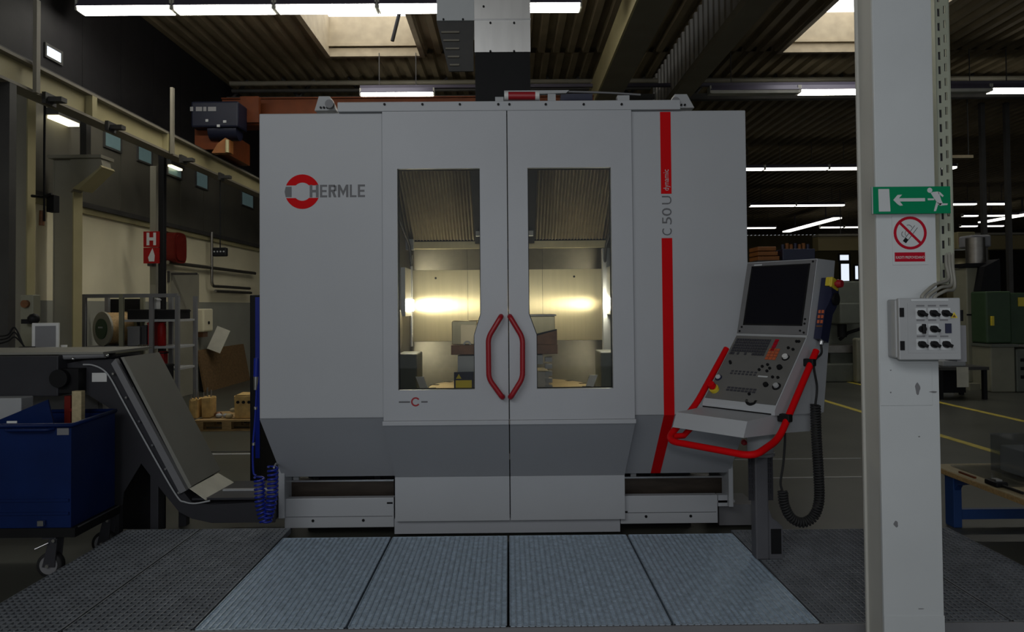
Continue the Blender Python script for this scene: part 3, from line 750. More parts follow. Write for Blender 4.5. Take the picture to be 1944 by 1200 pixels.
for s in (-1, 1):
    x = s*(IX-.03)
    obj('rail_end', MB().box(x-.035, x+.035, 1.58, 1.66, b.z-.01, a.z+.02), M['light_grey'], mc)
    obj('hose', MB().tube(fillet([(s*.86, .6, 2.45), (s*.855, 1.2, 2.25), (s*.83, 1.5, 2.12), (s*.83, 1.6, 1.95)], .1), .012, seg=8), M['black'], mc)
    lb = obj('work_lamp', MB().box(s*IX-s*.001, s*(IX-.035), 1.30, 1.66, 1.52, 1.92), M['steel'], mc)
    obj('lamp_glass', MB().box(s*(IX-.036), s*(IX-.06), 1.42, 1.66, 1.56, 1.66, bev=.01), M['work_light'], lb)
    obj('port_cover', MB().cyl((s*IX, 1.02, 1.42), (s*(IX-.03), 1.02, 1.42), .16, seg=28), M['dull_steel'], mc)
    obj('pipe', MB().cyl((s*(IX-.025), 1.74, 1.25), (s*(IX-.025), 1.74, 2.05), .014, seg=8), M['steel'], mc)
    obj('trunnion_support', MB().box(s*IX, s*(IX-.16), 1.05, 1.40, .6, 1.23, bev=.01), M['olive_machine'], mc)
    a = P(797 if s < 0 else 1127, 727, 5.5)
    obj('splash_plate', MB().prism([(a.x-.03, 1.06), (a.x+.03, 1.06), (a.x+.03-s*.10, .80), (a.x-.03-s*.10, .80)], 'y', .98, 1.0), M['white_plastic'], mc)
tb = obj('rotary_table', MB().lathe([(.60, .84), (.625, .86), (.63, .96), (.62, .975)], (0, 1.06, 0), 'z', 56), M['table_iron'], mc)
for k in range(16):
    a_ = 2*math.pi*(k+.5)/16
    MX = Matrix.Translation((0, 1.06, 0)) @ Matrix.Rotation(a_, 4, 'Z')
    obj('table_slot', MB().box(.57, .634, -.018, .018, .90, .978, M=MX), M['black'], tb)
obj('table_base', MB().cyl((0, 1.06, .6), (0, 1.06, .84), .45, seg=32), M['dull_steel'], mc)

# fixture and workpiece on the table: things of their own
vz = thing('vice', 'grey machine vice with yellow label on the rotary table, behind the door handles', 'vice', (-.02, 1.0, .976))
d = 5.45
a, b = P(866, 672, d), P(1046, 738, d)
obj('body', MB().box(a.x+.02, b.x-.02, Y(d)-.08, Y(d)+.28, .976, 1.10), M['dull_steel'], vz)
obj('fixed_jaw', MB().box(P(870, 680, d).x, P(905, 680, d).x, Y(d)-.06, Y(d)+.24, 1.10, P(870, 675, d).z), M['light_grey'], vz)
obj('moving_jaw', MB().box(P(905, 680, d).x, P(1030, 680, d).x, Y(d)-.05, Y(d)+.24, P(870, 692, d).z, P(870, 675, d).z), M['light_grey'], vz)
obj('spindle', MB().cyl((P(930, 700, d).x, Y(d)-.09, 1.15), (P(930, 700, d).x, Y(d)+.2, 1.15), .03, seg=12), M['steel'], vz)
lb = obj('warning_plate', MB().box(P(864, 700, d).x, P(900, 700, d).x, Y(d)-.12, Y(d)-.085, P(864, 737, d).z, P(864, 704, d).z), M['navy'], vz)
obj('warning_label', MB().box(P(867, 700, d).x, P(897, 700, d).x, Y(d)-.123, Y(d)-.1205, P(864, 733, d).z, P(864, 719, d).z), M['yellow'], lb)
obj('warning_triangle', MB().prism([(P(868, 716, d).x, P(868, 716, d).z), (P(878, 716, d).x, P(868, 716, d).z), (P(873, 707, d).x, P(868, 707, d).z)], 'y', Y(d)-.123, Y(d)-.1205), M['yellow'], lb)
for k in range(5):
    z0 = 1.10 + k*.038 if False else P(1040, 737-k*13, d).z
    obj('step_block', MB().box(P(1034, 700, d).x, P(1047, 700, d).x, Y(d)-.10, Y(d)-.02, z0, z0+.032), M['light_grey'], vz)
a, b = P(857, 655, 5.45), P(1058, 671, 5.45)
wp = thing('workpiece', 'polished steel workpiece with brown base clamped in the vice', 'workpiece', ((a.x+b.x)/2, 1.05, b.z))
obj('base_plate', MB().box(a.x, b.x, Y(5.40), Y(5.85), b.z, a.z, bev=.004), M['rust_brown'], wp)
zt_ = P(857, 610, 5.45).z; xm = P(1015, 600, 5.45).x
obj('block', MB().box(a.x, P(905, 600, 5.5).x, Y(5.5), Y(5.8), a.z, zt_, bev=.004), M['brushed'], wp)
obj('block_lit_face', MB().box(a.x+.07, P(905, 600, 5.5).x-.01, Y(5.49), Y(5.499), a.z+.005, zt_-.03), M['table_iron'], wp)  # yellowish plate painting the lit patch on the block front
obj('clamp_ring', MB().ring((P(887, 652, 5.47).x, a.z), .018, .030, 0, math.pi, Y(5.46), Y(5.48), 12), M['dull_steel'], wp)
xr = P(1057, 600, 5.45).x; zt2 = P(1057, 598, 5.45).z
obj('block', MB().box(xm-.10, xr-.01, Y(5.52), Y(5.8), a.z, zt2-.01, bev=.004), M['brushed'], wp)
obj('wedge', MB().prism([(xm-.10, a.z), (xr, a.z), (xr, P(1057, 627, 5.45).z), (xm-.10, P(1010, 645, 5.45).z)], 'y', Y(5.44), Y(5.51)), M['rust_brown'], wp)
obj('wedge_edge', MB().prism([(xm-.10, P(1010, 645, 5.45).z+.001), (xr, P(1057, 627, 5.45).z+.001), (xr, P(1057, 625, 5.45).z), (xm-.10, P(1010, 641, 5.45).z)], 'y', Y(5.44), Y(5.51)), M['black'], wp)
obj('top_plate', MB().box(xm-.10, xr, Y(5.50), Y(5.82), zt2-.009, zt2+.004), M['dull_steel'], wp)

# exhaust duct on the machine
ed = thing('exhaust_duct', 'square steel exhaust duct with black riser above the machine', 'duct', (-.05, Y(6.2), 2.83))
d = 6.0
a, b = P(901, 100, d), P(1008, 189, d)
obj('riser', MB().box(a.x+.004, b.x-.004, Y(d), Y(d)+.45, 2.825, a.z), M['black'], ed)
du = obj('duct_section', MB().box(a.x, b.x, Y(d)-.01, Y(d)+.46, a.z+.001, P(901, 39, d).z), M['duct_steel'], ed)
d2_ = obj('duct_section', MB().box(a.x, b.x, Y(d)-.012, Y(d)+.46, P(901, 38, d).z, 5.2), M['duct_steel'], ed)
obj('flange', MB().box(a.x-.004, b.x+.004, Y(d)-.018, Y(d)+.465, P(901, 40, d).z, P(901, 37, d).z), M['steel'], ed)
for px, py in ((931, 43), (976, 43), (931, 97), (976, 97), (918, 12)):
    p = P(px, py, 5.98); obj('screw', MB().cyl((p.x, Y(d)-.022, p.z), (p.x, Y(d)-.008, p.z), .009, seg=8), M['black'], du)
a2, b2 = P(829, 39, d), P(900, 10, d)
obj('side_box', MB().box(a2.x, b2.x, Y(d), Y(d)+.45, a2.z, 5.2), M['column_grey'], ed)
for px in (842, 879):
    p = P(px, 37, d); obj('screw', MB().cyl((p.x, Y(d)-.008, p.z), (p.x, Y(d), p.z), .009, seg=8), M['black'], ed)
a2, b2 = P(829, 41, 6.02), P(899, 135, 6.02)
obj('baffle', MB().prism([(a2.x, a2.z), (b2.x, a2.z), (b2.x, b2.z), (P(852, 136, 6.02).x, b2.z)], 'y', Y(6.02), Y(6.04)), M['dark_steelwork'], ed)
for k in range(5):
    p = P(838+k*4, 62+k*15.5, 6.02); q = P(872, 62+k*15.5, 6.02)
    obj('reflection_bar', MB().box(p.x, q.x, Y(6.005), Y(6.02), p.z-.007, p.z+.007), M['beam_grey'], ed)  # grey bars drawn as the reflections on the dark panel
# ================================================================== CONSOLE
ca = math.radians(50)
CM = Matrix(((math.cos(ca), math.sin(ca), 0, 1.325), (-math.sin(ca), math.cos(ca), 0, Y(4.13)), (0, 0, 1, 0), (0, 0, 0, 1)))   # x = along the panel, y = into the console, z = up
def cw(u, v, z): return CM @ Vector((u, v, z))
cs = thing('control_console', 'tilted light grey control console with dark screen and red handrail, right of the machine', 'control panel', cw(.21, .05, .15))
WU = .427
obj('housing', MB().prism([(.1275, 1.843), (0, 1.42), (-.332, 1.078), (-.345, 1.06), (-.345, 1.035), (.134, 1.0), (.165, 1.0), (.33, 1.838)], 'x', 0, WU, M=CM), M['paint'], cs)
Mm = CM @ Matrix(((1, 0, 0, 0), (0, .1275/.4418, -.423/.4418, 0), (0, .423/.4418, .1275/.4418, 1.42), (0, 0, 0, 1)))    # on the monitor slope: x, y up, z out
bz = obj('bezel', MB().box(.004, WU-.004, .008, .436, 0, .006, M=Mm), M['bezel'], cs)
obj('screen', MB().box(.045, .385, .065, .405, .0062, .0085, M=Mm), M['screen'], bz)
obj('screen_frame', MB().box(.037, .045, .057, .413, .006, .010, M=Mm).box(.385, .393, .057, .413, .006, .010, M=Mm).box(.037, .393, .057, .065, .006, .010, M=Mm).box(.037, .393, .405, .413, .006, .010, M=Mm), M['black'], bz)
obj('nameplate', MB().box(.05, .10, .417, .424, .006, .0072, M=Mm), M['sign_white'], bz)
for u, v in ((.02, .02), (.407, .02), (.407, .424), (.385, .03), (.405, .07), (.405, .095), (.03, .045)):
    obj('bezel_button', MB().cyl((u, v, .006), (u, v, .0095), .006, seg=8, M=Mm), M['black'], bz)
obj('parting_strip', MB().box(0, WU, -.006, .006, .001, .006, M=Mm), M['light_grey'], cs)
Lp = math.hypot(.332, .342)
Mp = CM @ Matrix(((1, 0, 0, 0), (0, .332/Lp, -.342/Lp, -.332), (0, .342/Lp, .332/Lp, 1.078), (0, 0, 0, 1)))
kp = obj('key_panel', MB().box(.006, WU-.006, .008, Lp-.012, 0, .005, M=Mp), M['panel_grey'], cs)
def up(u, s): return u*WU, (1-s)*Lp          # fractions of the panel, s from its top
def pbox(u0, u1, s0, s1, h0=.005, h1=.009):
    a, b = up(u0, s1), up(u1, s0); return (a[0], b[0], a[1], b[1], h0, h1)
mb_ = MB()
for r in range(6):
    for k in range(14):
        if r == 5 and 1 < k < 10 and k % 3: continue
        u = .05 + .036*k; s = .075 + .043*r; mb_.box(*pbox(u, u+.028, s, s+.032), M=Mp)
obj('keys', mb_, M['key_dark'], kp, kind='stuff')
for k in range(4): obj('red_key', MB().box(*pbox(.605, .655, .07+.045*k, .107+.045*k), M=Mp), M['sign_red'], kp)
for r in range(4):
    for c_ in range(3): obj('orange_key', MB().box(*pbox(.585+.05*c_, .627+.05*c_, .21+.043*r, .245+.043*r), M=Mp), M['orange'], kp)
def knob(name, u, s, r, h, m_, parent=kp):
    x, y = up(u, s); return obj(name, MB().cyl((x, y, .005), (x, y, .005+h), r, r*.9, seg=16, M=Mp), m_, parent)
knob('override_knob', .85, .33, .021, .006, M['black']); knob('knob_cap', .85, .33, .016, .018, M['white_plastic'])
knob('override_knob', .90, .74, .024, .005, M['black']); knob('knob_cap', .90, .74, .015, .016, M['light_grey'])
knob('knob', .835, .48, .015, .014, M['black']); knob('knob', .76, .735, .014, .014, M['black'])
knob('start_button_ring', .065, .685, .021, .006, M['navy']); knob('start_button', .065, .685, .015, .012, M['sign_white'])
for u, s in ((.80, .62), (.87, .62), (.60, .88), (.12, .44), (.135, .46), (.66, .45), (.71, .50), (.69, .54), (.60, .48), (.58, .53), (.90, .09), (.93, .09), (.83, .19), (.90, .21)):
    knob('push_button', u, s, .008, .008, M['black'])
for r in range(2):
    for k in range(7): obj('label_strip', MB().box(*pbox(.20+.055*k, .235+.055*k, .56+.035*r, .583+.035*r, .005, .0062), M=Mp), M['key_dark'], kp)
for r in range(2):
    for k in range(8): obj('soft_key', MB().box(*pbox(.26+.052*k, .30+.052*k, .80+.035*r, .824+.035*r, .005, .007), M=Mp), M['key_dark'], kp)
obj('name_label', MB().box(*pbox(.60, .73, .61, .628, .005, .0062), M=Mp), M['sign_white'], kp)
obj('display_arch', MB().ring((.66*WU, 0), .020, .034, 0, math.pi, 0, .008, 14, M=Mp @ Matrix.Translation((0, (1-.95)*Lp, .005)) @ Matrix.Rotation(math.radians(90), 4, 'X') @ Matrix.Translation((0, -.008, 0))), M['black'], kp)
x, y = up(.10, .865)
es = obj('emergency_stop_base', MB().cyl((x, y, .005), (x, y, .022), .026, seg=18, M=Mp), M['yellow'], cs)
obj('emergency_stop_button', MB().cyl((x, y, .022), (x, y, .036), .011, seg=12, M=Mp).cyl((x, y, .036), (x, y, .058), .021, .019, seg=16, M=Mp), M['red'], es)
# shelf under the panel
sh = obj('shelf', MB().prism([(-.573, 1.03), (-.30, 1.035), (.02, 1.02), (.11, .985), (.036, .91), (-.20, .93), (-.609, .955)], 'x', -.004, .412, M=CM), M['paint'], cs)
obj('shelf_gap', MB().box(0.0, WU-.02, -.346, -.30, 1.036, 1.043, M=CM), M['black'], cs)
# red handrail
rp = [cw(-.03, -.06, 1.34), cw(-.03, -.36, 1.05), cw(-.03, -.632, .885), cw(.46, -.60, .872), cw(.46, -.37, .925), cw(.46, .027, 1.345)]
hr = obj('handrail', MB().tube(fillet([tuple(v) for v in rp], .07, 7), .0175, seg=12), M['red'], cs)
for u, v, z in ((.46, -.03, 1.285), (.46, -.285, 1.02)):
    obj('rail_clamp', MB().box(u-.045, u+.02, v-.02, v+.02, z-.02, z+.02, M=CM, bev=.006), M['black'], hr)
a, b = cw(-.03, -.50, .955), cw(.06, -.50, .95)
obj('rail_bracket', MB().tube([tuple(cw(-.03, -.60, .90)), tuple(cw(.0, -.52, .90)), tuple(cw(.02, -.46, .95))], .016, seg=8), M['red'], hr)
# neck and post
pu, pv = .10, .05
nk = MB().lathe([(.060, .74), (.072, .755), (.072, .86), (.066, .88), (.066, .935)], cw(pu+.01, pv, 0), 'z', 28)
obj('neck', nk, M['paint'], cs)
obj('neck_ring', MB().lathe([(.079, .735), (.079, .752)], cw(pu+.01, pv, 0), 'z', 28), M['mid_grey'], cs)
obj('lock_lever', MB().ball(cw(pu-.07, pv-.04, .80), .018, 10).tube([tuple(cw(pu-.04, pv-.02, .79)), tuple(cw(pu-.07, pv-.04, .80))], .009, seg=8), M['dark_red'], cs)
pp = cw(pu, pv, 0)
obj('post', MB().box(pp.x-.038, pp.x+.038, pp.y-.04, pp.y+.04, ZP, .74, bev=.008), M['post_grey'], cs)
for sx in (-1, 1):
    mb_ = MB()
    for k in range(7):
        z = .52 + k*.03
        for j in range(2): mb_.box(pp.x+sx*(.042+.014*j), pp.x+sx*(.049+.014*j), pp.y-.03, pp.y-.024, z, z+.018)
    mb_.box(pp.x+sx*.040, pp.x+sx*.070, pp.y-.024, pp.y-.02, .48, .74)
    obj('guard_mesh', mb_, M['conveyor'], cs)
obj('foot_bracket', MB().prism([(pp.x+.039, ZP), (pp.x+.115, ZP), (pp.x+.118, .33), (pp.x+.09, .36), (pp.x+.06, .38), (pp.x+.039, .44)], 'y', pp.y-.03, pp.y+.03), M['post_grey'], cs)
obj('foot_recess', MB().box(pp.x+.05, pp.x+.108, pp.y-.034, pp.y-.031, ZP+.03, .32), M['black'], cs)
# ------------------------------------------------------------------ handheld pendant on the console side
lh = math.hypot(.101, .33)
HM = CM @ Matrix(((1, 0, 0, .429), (0, .101/lh, -.33/lh, .105), (0, .33/lh, .101/lh, 1.395), (0, 0, 0, 1)))      # x outward from console side, y along the body, z towards operator
hh = thing('handheld_pendant', 'dark blue handheld control pendant hanging on the right side of the console', 'remote control', HM @ Vector((.02, 0, 0)))
obj('body', MB().prism([(0, 0), (.0, .345), (.052, .345), (.060, .30), (.070, .25), (.060, .20), (.044, .16), (.040, 0)], 'z', -.045, .045, M=HM), M['navy'], hh)
obj('emergency_stop_base', MB().box(.030, .058, .295, .345, .044, .058, M=HM, bev=.004).box(.0535, .066, .290, .347, -.03, .055, M=HM, bev=.004), M['yellow'], hh)
obj('emergency_stop_button', MB().cyl((.066, .318, .015), (.080, .318, .015), .012, seg=12, M=HM).cyl((.080, .318, .015), (.104, .318, .015), .024, .020, seg=16, M=HM), M['dark_red'], hh)
obj('handwheel', MB().cyl((.066, .235, 0), (.080, .235, 0), .034, seg=20, M=HM), M['black'], hh)
for r in range(3):
    for c_ in range(2):
        obj('orange_button', MB().box(.010+.018*c_, .022+.018*c_, .085+.028*r, .103+.028*r, .045, .050, M=HM), M['orange'], hh)
obj('button_strip', MB().box(.008, .04, .065, .073, .045, .049, M=HM), M['rust_brown'], hh)
obj('cable_gland', MB().cyl((.022, 0, 0), (.022, -.022, 0), .013, seg=10, M=HM), M['steel'], hh)
g = HM @ Vector((.022, -.02, 0)); g2 = HM @ Vector((.03, -.07, 0))
dk = 3.80
run = [g, g2, P(1545, 690, dk-.03), P(1551, 735, dk), P(1548, 768, dk)]
obj('cable', MB().tube(spline(run, 8), .006, seg=6), M['rubber'], hh)
cl = [P(1548, 768, dk), P(1550, 830, dk), P(1554, 900, dk), P(1555, 950, dk), P(1545, 980, dk), P(1524, 992, dk), P(1502, 983, dk), P(1489, 958, dk), P(1486, 932, dk)]
obj('coiled_cable', MB().tube(helix(cl, .022, 62, 9), .0062, seg=6), M['rubber'], hh)
obj('cable', MB().tube(spline([P(1485, 932, dk), P(1482, 915, dk), P(1487, 880, dk), P(1490, 840, dk), P(1490, 815, dk)], 6), .006, seg=6), M['rubber'], hh)

# ================================================================== COLUMN AT THE RIGHT
DC = 2.90
xl, xr = P(1668, 640, DC).x, P(1781, 640, DC).x
co = thing('steel_column', 'light grey painted steel column in the right foreground', 'column', ((xl+xr)/2, Y(DC)+.08, 0))
yc = Y(DC); dp = .155
obj('front_flange', MB().box(xl, xr, yc, yc+.014, 0, ZR, bev=.002), M['column_grey'], co)
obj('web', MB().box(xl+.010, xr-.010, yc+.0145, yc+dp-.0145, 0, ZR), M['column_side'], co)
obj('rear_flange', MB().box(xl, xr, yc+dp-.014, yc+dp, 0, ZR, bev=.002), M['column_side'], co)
obj('patch_plate', MB().box(xl+.002, xr-.03, yc-.0035, yc, P(1700, 770, DC).z, P(1700, 690, DC).z, bev=.001), M['column_grey'], co)
obj('weld_plate', MB().box(xl-.001, xr+.001, yc-.002, yc, 0, P(1700, 1170, DC).z), M['column_grey'], co)
for px, py, w, h in ((1741, 738, .010, .022), (1771, 744, .016, .003), (1745, 829, .004, .003), (1701, 995, .009, .012), (1748, 1156, .012, .002), (1690, 703, .003, .003), (1690, 745, .003, .003), (1700, 610, .003, .004)):
    p = P(px, py, DC); vs = []
    mb_ = MB(); mb_.prism([(p.x+w*math.cos(a)*(1+.25*math.sin(3*a+px)), p.z+h*math.sin(a)*(1+.2*math.cos(2*a+py))) for a in [2*math.pi*i/12 for i in range(12)]], 'y', yc-(.0042 if py < 770 else .0008), yc)
    obj('paint_chip', mb_, M['mid_grey'], co)
# slotted cable channel on its right side
sx0, sx1 = P(1783, 400, DC+.10).x, P(1809, 400, DC+.10).x
ch = thing('cable_channel', 'slotted greenish metal cable channel running up beside the grey column', 'cable tray', ((sx0+sx1)/2, yc+.1, 1.55))
zt_, zb_ = ZR, P(1795, 540, DC+.10).z
yq = yc+.10; w = sx1-sx0
mb_ = MB()
cols = [(0, .16), (.34, .60), (.78, 1.0)]
for a, b in cols: mb_.box(sx0+w*a, sx0+w*b, yq, yq+.003, zb_, zt_)
z = zb_; k = 0
while z < zt_:
    mb_.box(sx0+w*.16, sx0+w*.34, yq, yq+.003, z, z+.028)
    mb_.box(sx0+w*.60, sx0+w*.78, yq, yq+.003, z+.012, z+.040)
    z += .062
obj('slotted_face', mb_, M['strut'], ch)
obj('side_flange', MB().box(sx0-.002, sx0+.001, yq, yq+.05, zb_, zt_).box(sx1-.001, sx1+.002, yq, yq+.05, zb_, zt_), M['strut'], ch)
mb_ = MB()
for k in range(4):
    xk = sx0+w*(.2+.2*k)
    mb_.cyl((xk, yq+.022, zb_), (xk, yq+.022, zt_), .005, seg=6)
obj('cables_inside', mb_, M['key_dark'], ch)
# exit sign
a, b = P(1660, 405, DC-.05), P(1810, 352, DC-.05)
ex = thing('exit_sign', 'green emergency exit sign with arrow and running figure on the column', 'sign', ((a.x+b.x)/2, yc-.03, a.z))
yx = yc-.030
obj('plate', MB().box(a.x, b.x, yx, yx+.004, a.z, b.z, bev=.001), M['green_sign'], ex)
obj('bracket', MB().box(xl+.05, xl+.08, yx+.004, yc-.001, a.z+.02, b.z-.02).box(xr-.08, xr-.05, yx+.004, yc-.001, a.z+.02, b.z-.02), M['steel'], ex)
wx, hz = b.x-a.x, b.z-a.z
ex_pt = lambda x, y: (a.x + (x-30)/(1880-30)*wx, b.z - (y-90)/(745-90)*hz)
def spoly(name, pts, parent, pt, m_='sign_white', th=.0006, y=None):
    y = yx if y is None else y
    return obj(name, MB().prism([pt(*p) for p in pts], 'y', y-th, y+.0001), M[m_], parent)
spoly('edge_strip', [(30, 90), (62, 90), (62, 745), (30, 745)], ex, ex_pt, 'light_grey')
spoly('door_symbol', [(190, 145), (445, 145), (465, 690), (195, 690)], ex, ex_pt)
spoly('arrow', [(535, 412), (640, 290), (745, 285), (668, 372), (1280, 372), (1280, 450), (690, 450), (760, 545), (690, 552), (640, 520)], ex, ex_pt)
mb_ = MB()
c0 = ex_pt(1395, 185); r0 = (60/1850)*wx
mb_.prism([(c0[0]+r0*math.cos(2*math.pi*i/16), c0[1]+r0*math.sin(2*math.pi*i/16)) for i in range(16)], 'y', yx-.0006, yx)
for pts in ([(1415, 250), (1470, 225), (1600, 215), (1660, 430), (1690, 490), (1620, 560), (1560, 480), (1490, 380)],
            [(1590, 215), (1640, 235), (1720, 320), (1690, 350), (1600, 270)],
            [(1340, 380), (1490, 385), (1495, 425), (1345, 425)],
            [(1540, 470), (1600, 490), (1530, 690), (1480, 690)],
            [(1600, 500), (1810, 505), (1800, 545), (1620, 560)]):
    mb_.prism([ex_pt(*p) for p in pts], 'y', yx-.0006, yx)
obj('running_figure', mb_, M['sign_white'], ex)
# no smoking sign
a, b = P(1695, 503, DC-.003), P(1760, 410, DC-.003)
ns = thing('no_smoking_sign', 'white no smoking notice with red ring below the exit sign', 'sign', ((a.x+b.x)/2, yc-.003, a.z))
yn = yc-.003
obj('plate', MB().box(a.x, b.x, yn, yc-.0005, a.z, b.z), M['sign_white'], ns)
sx_ = (b.x-a.x)/65.0
cx, cz_ = P(1727, 442.5, DC).x, P(1727, 442.5, DC).z
obj('prohibition_ring', MB().ring((cx, cz_), 25.5*sx_, 30.5*sx_, 0, 2*math.pi, yn-.001, yn, 36), M['sign_red'], ns)
a45 = math.radians(-45)
SB = Matrix.Translation((cx, yn, cz_)) @ Matrix.Rotation(math.radians(45), 4, 'Y')
obj('prohibition_bar', MB().box(-26*sx_, 26*sx_, -.0014, -.0004, -2.3*sx_, 2.3*sx_, M=SB), M['sign_red'], ns)
SC = Matrix.Translation((cx, yn, cz_)) @ Matrix.Rotation(math.radians(-52), 4, 'Y')
obj('cigarette_symbol', MB().box(-20*sx_, 16*sx_, -.0008, -.0002, -5.2*sx_, -4.4*sx_, M=SC).box(-20*sx_, 16*sx_, -.0008, -.0002, 1.2*sx_, 2.0*sx_, M=SC)
    .box(-20*sx_, -12*sx_, -.0009, -.0002, -5.2*sx_, 2.0*sx_, M=SC), M['black'], ns)
obj('smoke_symbol', MB().ring((cx-3*sx_, cz_+8*sx_), 6*sx_, 7.4*sx_, .3, 2.0, yn-.0007, yn, 8).ring((cx-10*sx_, cz_-2*sx_), 5*sx_, 6.4*sx_, 2.2, 4.6, yn-.0007, yn, 8).ring((cx-4*sx_, cz_-1*sx_), 5*sx_, 6*sx_, 2.2, 4.0, yn-.0007, yn, 8), M['mid_grey'], ns)
r0_, r1_ = P(1698, 497, DC), P(1755, 479, DC)
obj('caption_band', MB().box(r0_.x, r1_.x, yn-.0006, yn, r0_.z, r1_.z), M['sign_red'], ns)
p = P(1700, 491.5, DC)
obj('caption', textmb('KADITI PREPOVEDANO', .016, TM(p.x, yn-.0009, p.z), ext=.0003, width=(r1_.x-r0_.x)*.94), M['sign_white'], ns)
# switch box
dq = DC-.10; BX = [P(1706, 600, dq).x, P(1818, 600, dq).x]
zt_, zb_ = P(1760, 566, dq).z, P(1760, 683, dq).z
sb = thing('switch_box', 'light grey switch box with rows of black rotary knobs on the column', 'switch box', ((BX[0]+BX[1])/2, yc-.05, zb_))
BMx = Matrix.Translation((BX[0], Y(dq), zb_)) @ Matrix.Rotation(math.radians(-5), 4, 'Z')
bw, bh = BX[1]-BX[0], zt_-zb_
obj('case', MB().box(-.004, bw-.004, .022, .098, .004, bh-.004, M=BMx, bev=.008), M['light_grey'], sb)
dr_ = obj('lid', MB().box(0, bw, 0, .0215, 0, bh, M=BMx, bev=.004), M['light_grey'], sb)
q = lambda px, py: ((px-290)/(1275-290)*bw, (1125-py)/(1125-95)*bh)
for py in (330, 885):
    x, z = q(338, py); obj('hinge', MB().box(x-.008, x+.008, -.004, .001, z-.018, z+.018, M=BMx), M['black'], dr_)
x0, z0 = q(430, 1010); x1, z1 = q(1235, 175)
obj('front_plate', MB().box(x0, x1, -.0015, 0, z0, z1, M=BMx), M['light_grey'], dr_)
a_, b_ = q(490, 145), q(1080, 110); obj('title_strip', MB().box(a_[0], b_[0], -.0025, 0, a_[1], b_[1], M=BMx), M['sign_white'], dr_)
kn = [(640, 350, 25), (835, 350, 25), (1025, 350, 25), (650, 610, 90), (835, 610, 25), (640, 865, 25), (835, 865, 25), (1025, 865, 25)]
for px, py, rot in kn:
    x, z = q(px, py); s_ = .0105
    obj('knob_plate', MB().box(x-.0195, x+.0195, -.0030, -.0016, z-.0215, z+.0205, M=BMx), M['sign_white'], dr_)
    KM = BMx @ Matrix.Translation((x, 0, z)) @ Matrix.Rotation(math.radians(rot), 4, 'Y')
    obj('rotary_knob', MB().cyl((0, -.003, 0), (0, -.016, 0), .0135, seg=16, M=KM).box(-.0205, .0175, -.028, -.014, -.0060, .0060, M=KM, bev=.002), M['black'], dr_)
a_, b_ = q(1020, 680), q(1115, 520); obj('meter', MB().box(a_[0], b_[0], -.006, 0, a_[1], b_[1], M=BMx), M['navy'], dr_)
t0, t1, t2 = q(1110, 430), q(1225, 430), q(1168, 330); obj('warning_triangle', MB().prism([t0, t1, t2], 'y', -.0025, 0, M=BMx), M['yellow'], dr_)
i0, i1, i2 = q(1140, 418), q(1195, 418), q(1168, 368); obj('warning_symbol', MB().prism([i0, i1, i2], 'y', -.0030, -.0025, M=BMx), M['rust_brown'], dr_)
for py in (215, 455, 725):
    for k in range(3):
        a_, b_ = q(570+k*185, py+22), q(700+k*185, py-6); obj('label_strip', MB().box(a_[0], b_[0], -.0022, -.0015, a_[1], b_[1], M=BMx), M['mid_grey'], dr_)
bb = P(1812, 700, DC)
obj('rear_box', MB().box(bw-.002, bw+.035, .03, .12, -.01, bh*.55, M=BMx), M['mid_grey'], sb)
obj('plug', MB().cyl((bw+.018, .05, bh*.62), (bw+.018, .05, bh*.80), .016, seg=10, M=BMx), M['black'], sb)
for k, (pa, pb, pc) in enumerate((((1752, 560), (1775, 540), (1800, 530)), ((1762, 562), (1785, 546), (1806, 540)), ((1775, 563), (1795, 552), (1812, 546)))):
    pts = [P(pa[0], pa[1]+8, DC-.03), P(*pa, DC-.03), P(*pb, DC+.0), P(*pc, DC+.06), P(pc[0]-4, 500, DC+.09), P(pc[0]-4, 470, DC+.115)]
    obj('cable', MB().tube(spline(pts, 5), .007, seg=7), M['cable_grey'], sb)
# ================================================================== LEFT: CHIP CONVEYOR AND CART
DF, DB = 4.85, 5.35
yf, yb = Y(DF), Y(DB)
q = lambda px, py: XZ(px, py, DF)
cv = thing('chip_conveyor', 'dark grey chip conveyor sloping up from the machine to the blue cart', 'conveyor', (-2.4, (yf+yb)/2, 0))
side = [q(128, 690), q(165, 683), q(222, 682), q(240, 712), q(345, 930), q(365, 955), q(402, 958), q(520, 952), q(522, 992), q(402, 993), q(365, 985), q(340, 972), q(312, 938), q(268, 880), q(235, 935), q(232, 960), q(210, 960), q(208, 775), q(160, 745), q(128, 742)]
for nm, y0, y1 in (('side_plate', yf, yf+.012), ('side_plate', yb-.012, yb)):
    obj(nm, MB().prism(side, 'y', y0, y1), M['conveyor'], cv)
obj('trough_floor', MB().prism([q(345, 935), q(365, 958), q(520, 955), q(520, 990), q(365, 983), q(335, 968), q(215, 720), q(228, 715)], 'y', yf+.013, yb-.013), M['conveyor'], cv)
# top cover plate and its flange
cvp = [q(222, 681), q(234, 681), q(357, 926), q(345, 930)]
obj('cover_plate', MB().prism([q(226, 679), q(232, 678), q(361, 925), q(355, 930)], 'y', yf+.02, yb+.01), M['conveyor_cover'], cv)
obj('cover_flange', MB().prism([q(214, 690), q(222, 681), q(356, 930), q(344, 936)], 'y', yf-.02, yf+.02), M['mid_grey'], cv)
obj('trough_cover', MB().box(q(362, 950)[0], q(520, 950)[0], yf+.02, yb-.01, q(400, 951)[1], q(400, 947)[1]), M['conveyor'], cv)
obj('arch_shade', MB().box(q(180, 900)[0], q(272, 900)[0], yf+.30, yf+.32, .02, q(260, 890)[1]), M['black'], cv)  # black sheet added to darken the open arch between the legs
obj('trough_strip', MB().box(q(400, 940)[0], q(500, 940)[0], yf+.2, yf+.23, q(400, 951)[1], q(400, 944)[1]), M['light_grey'], cv)
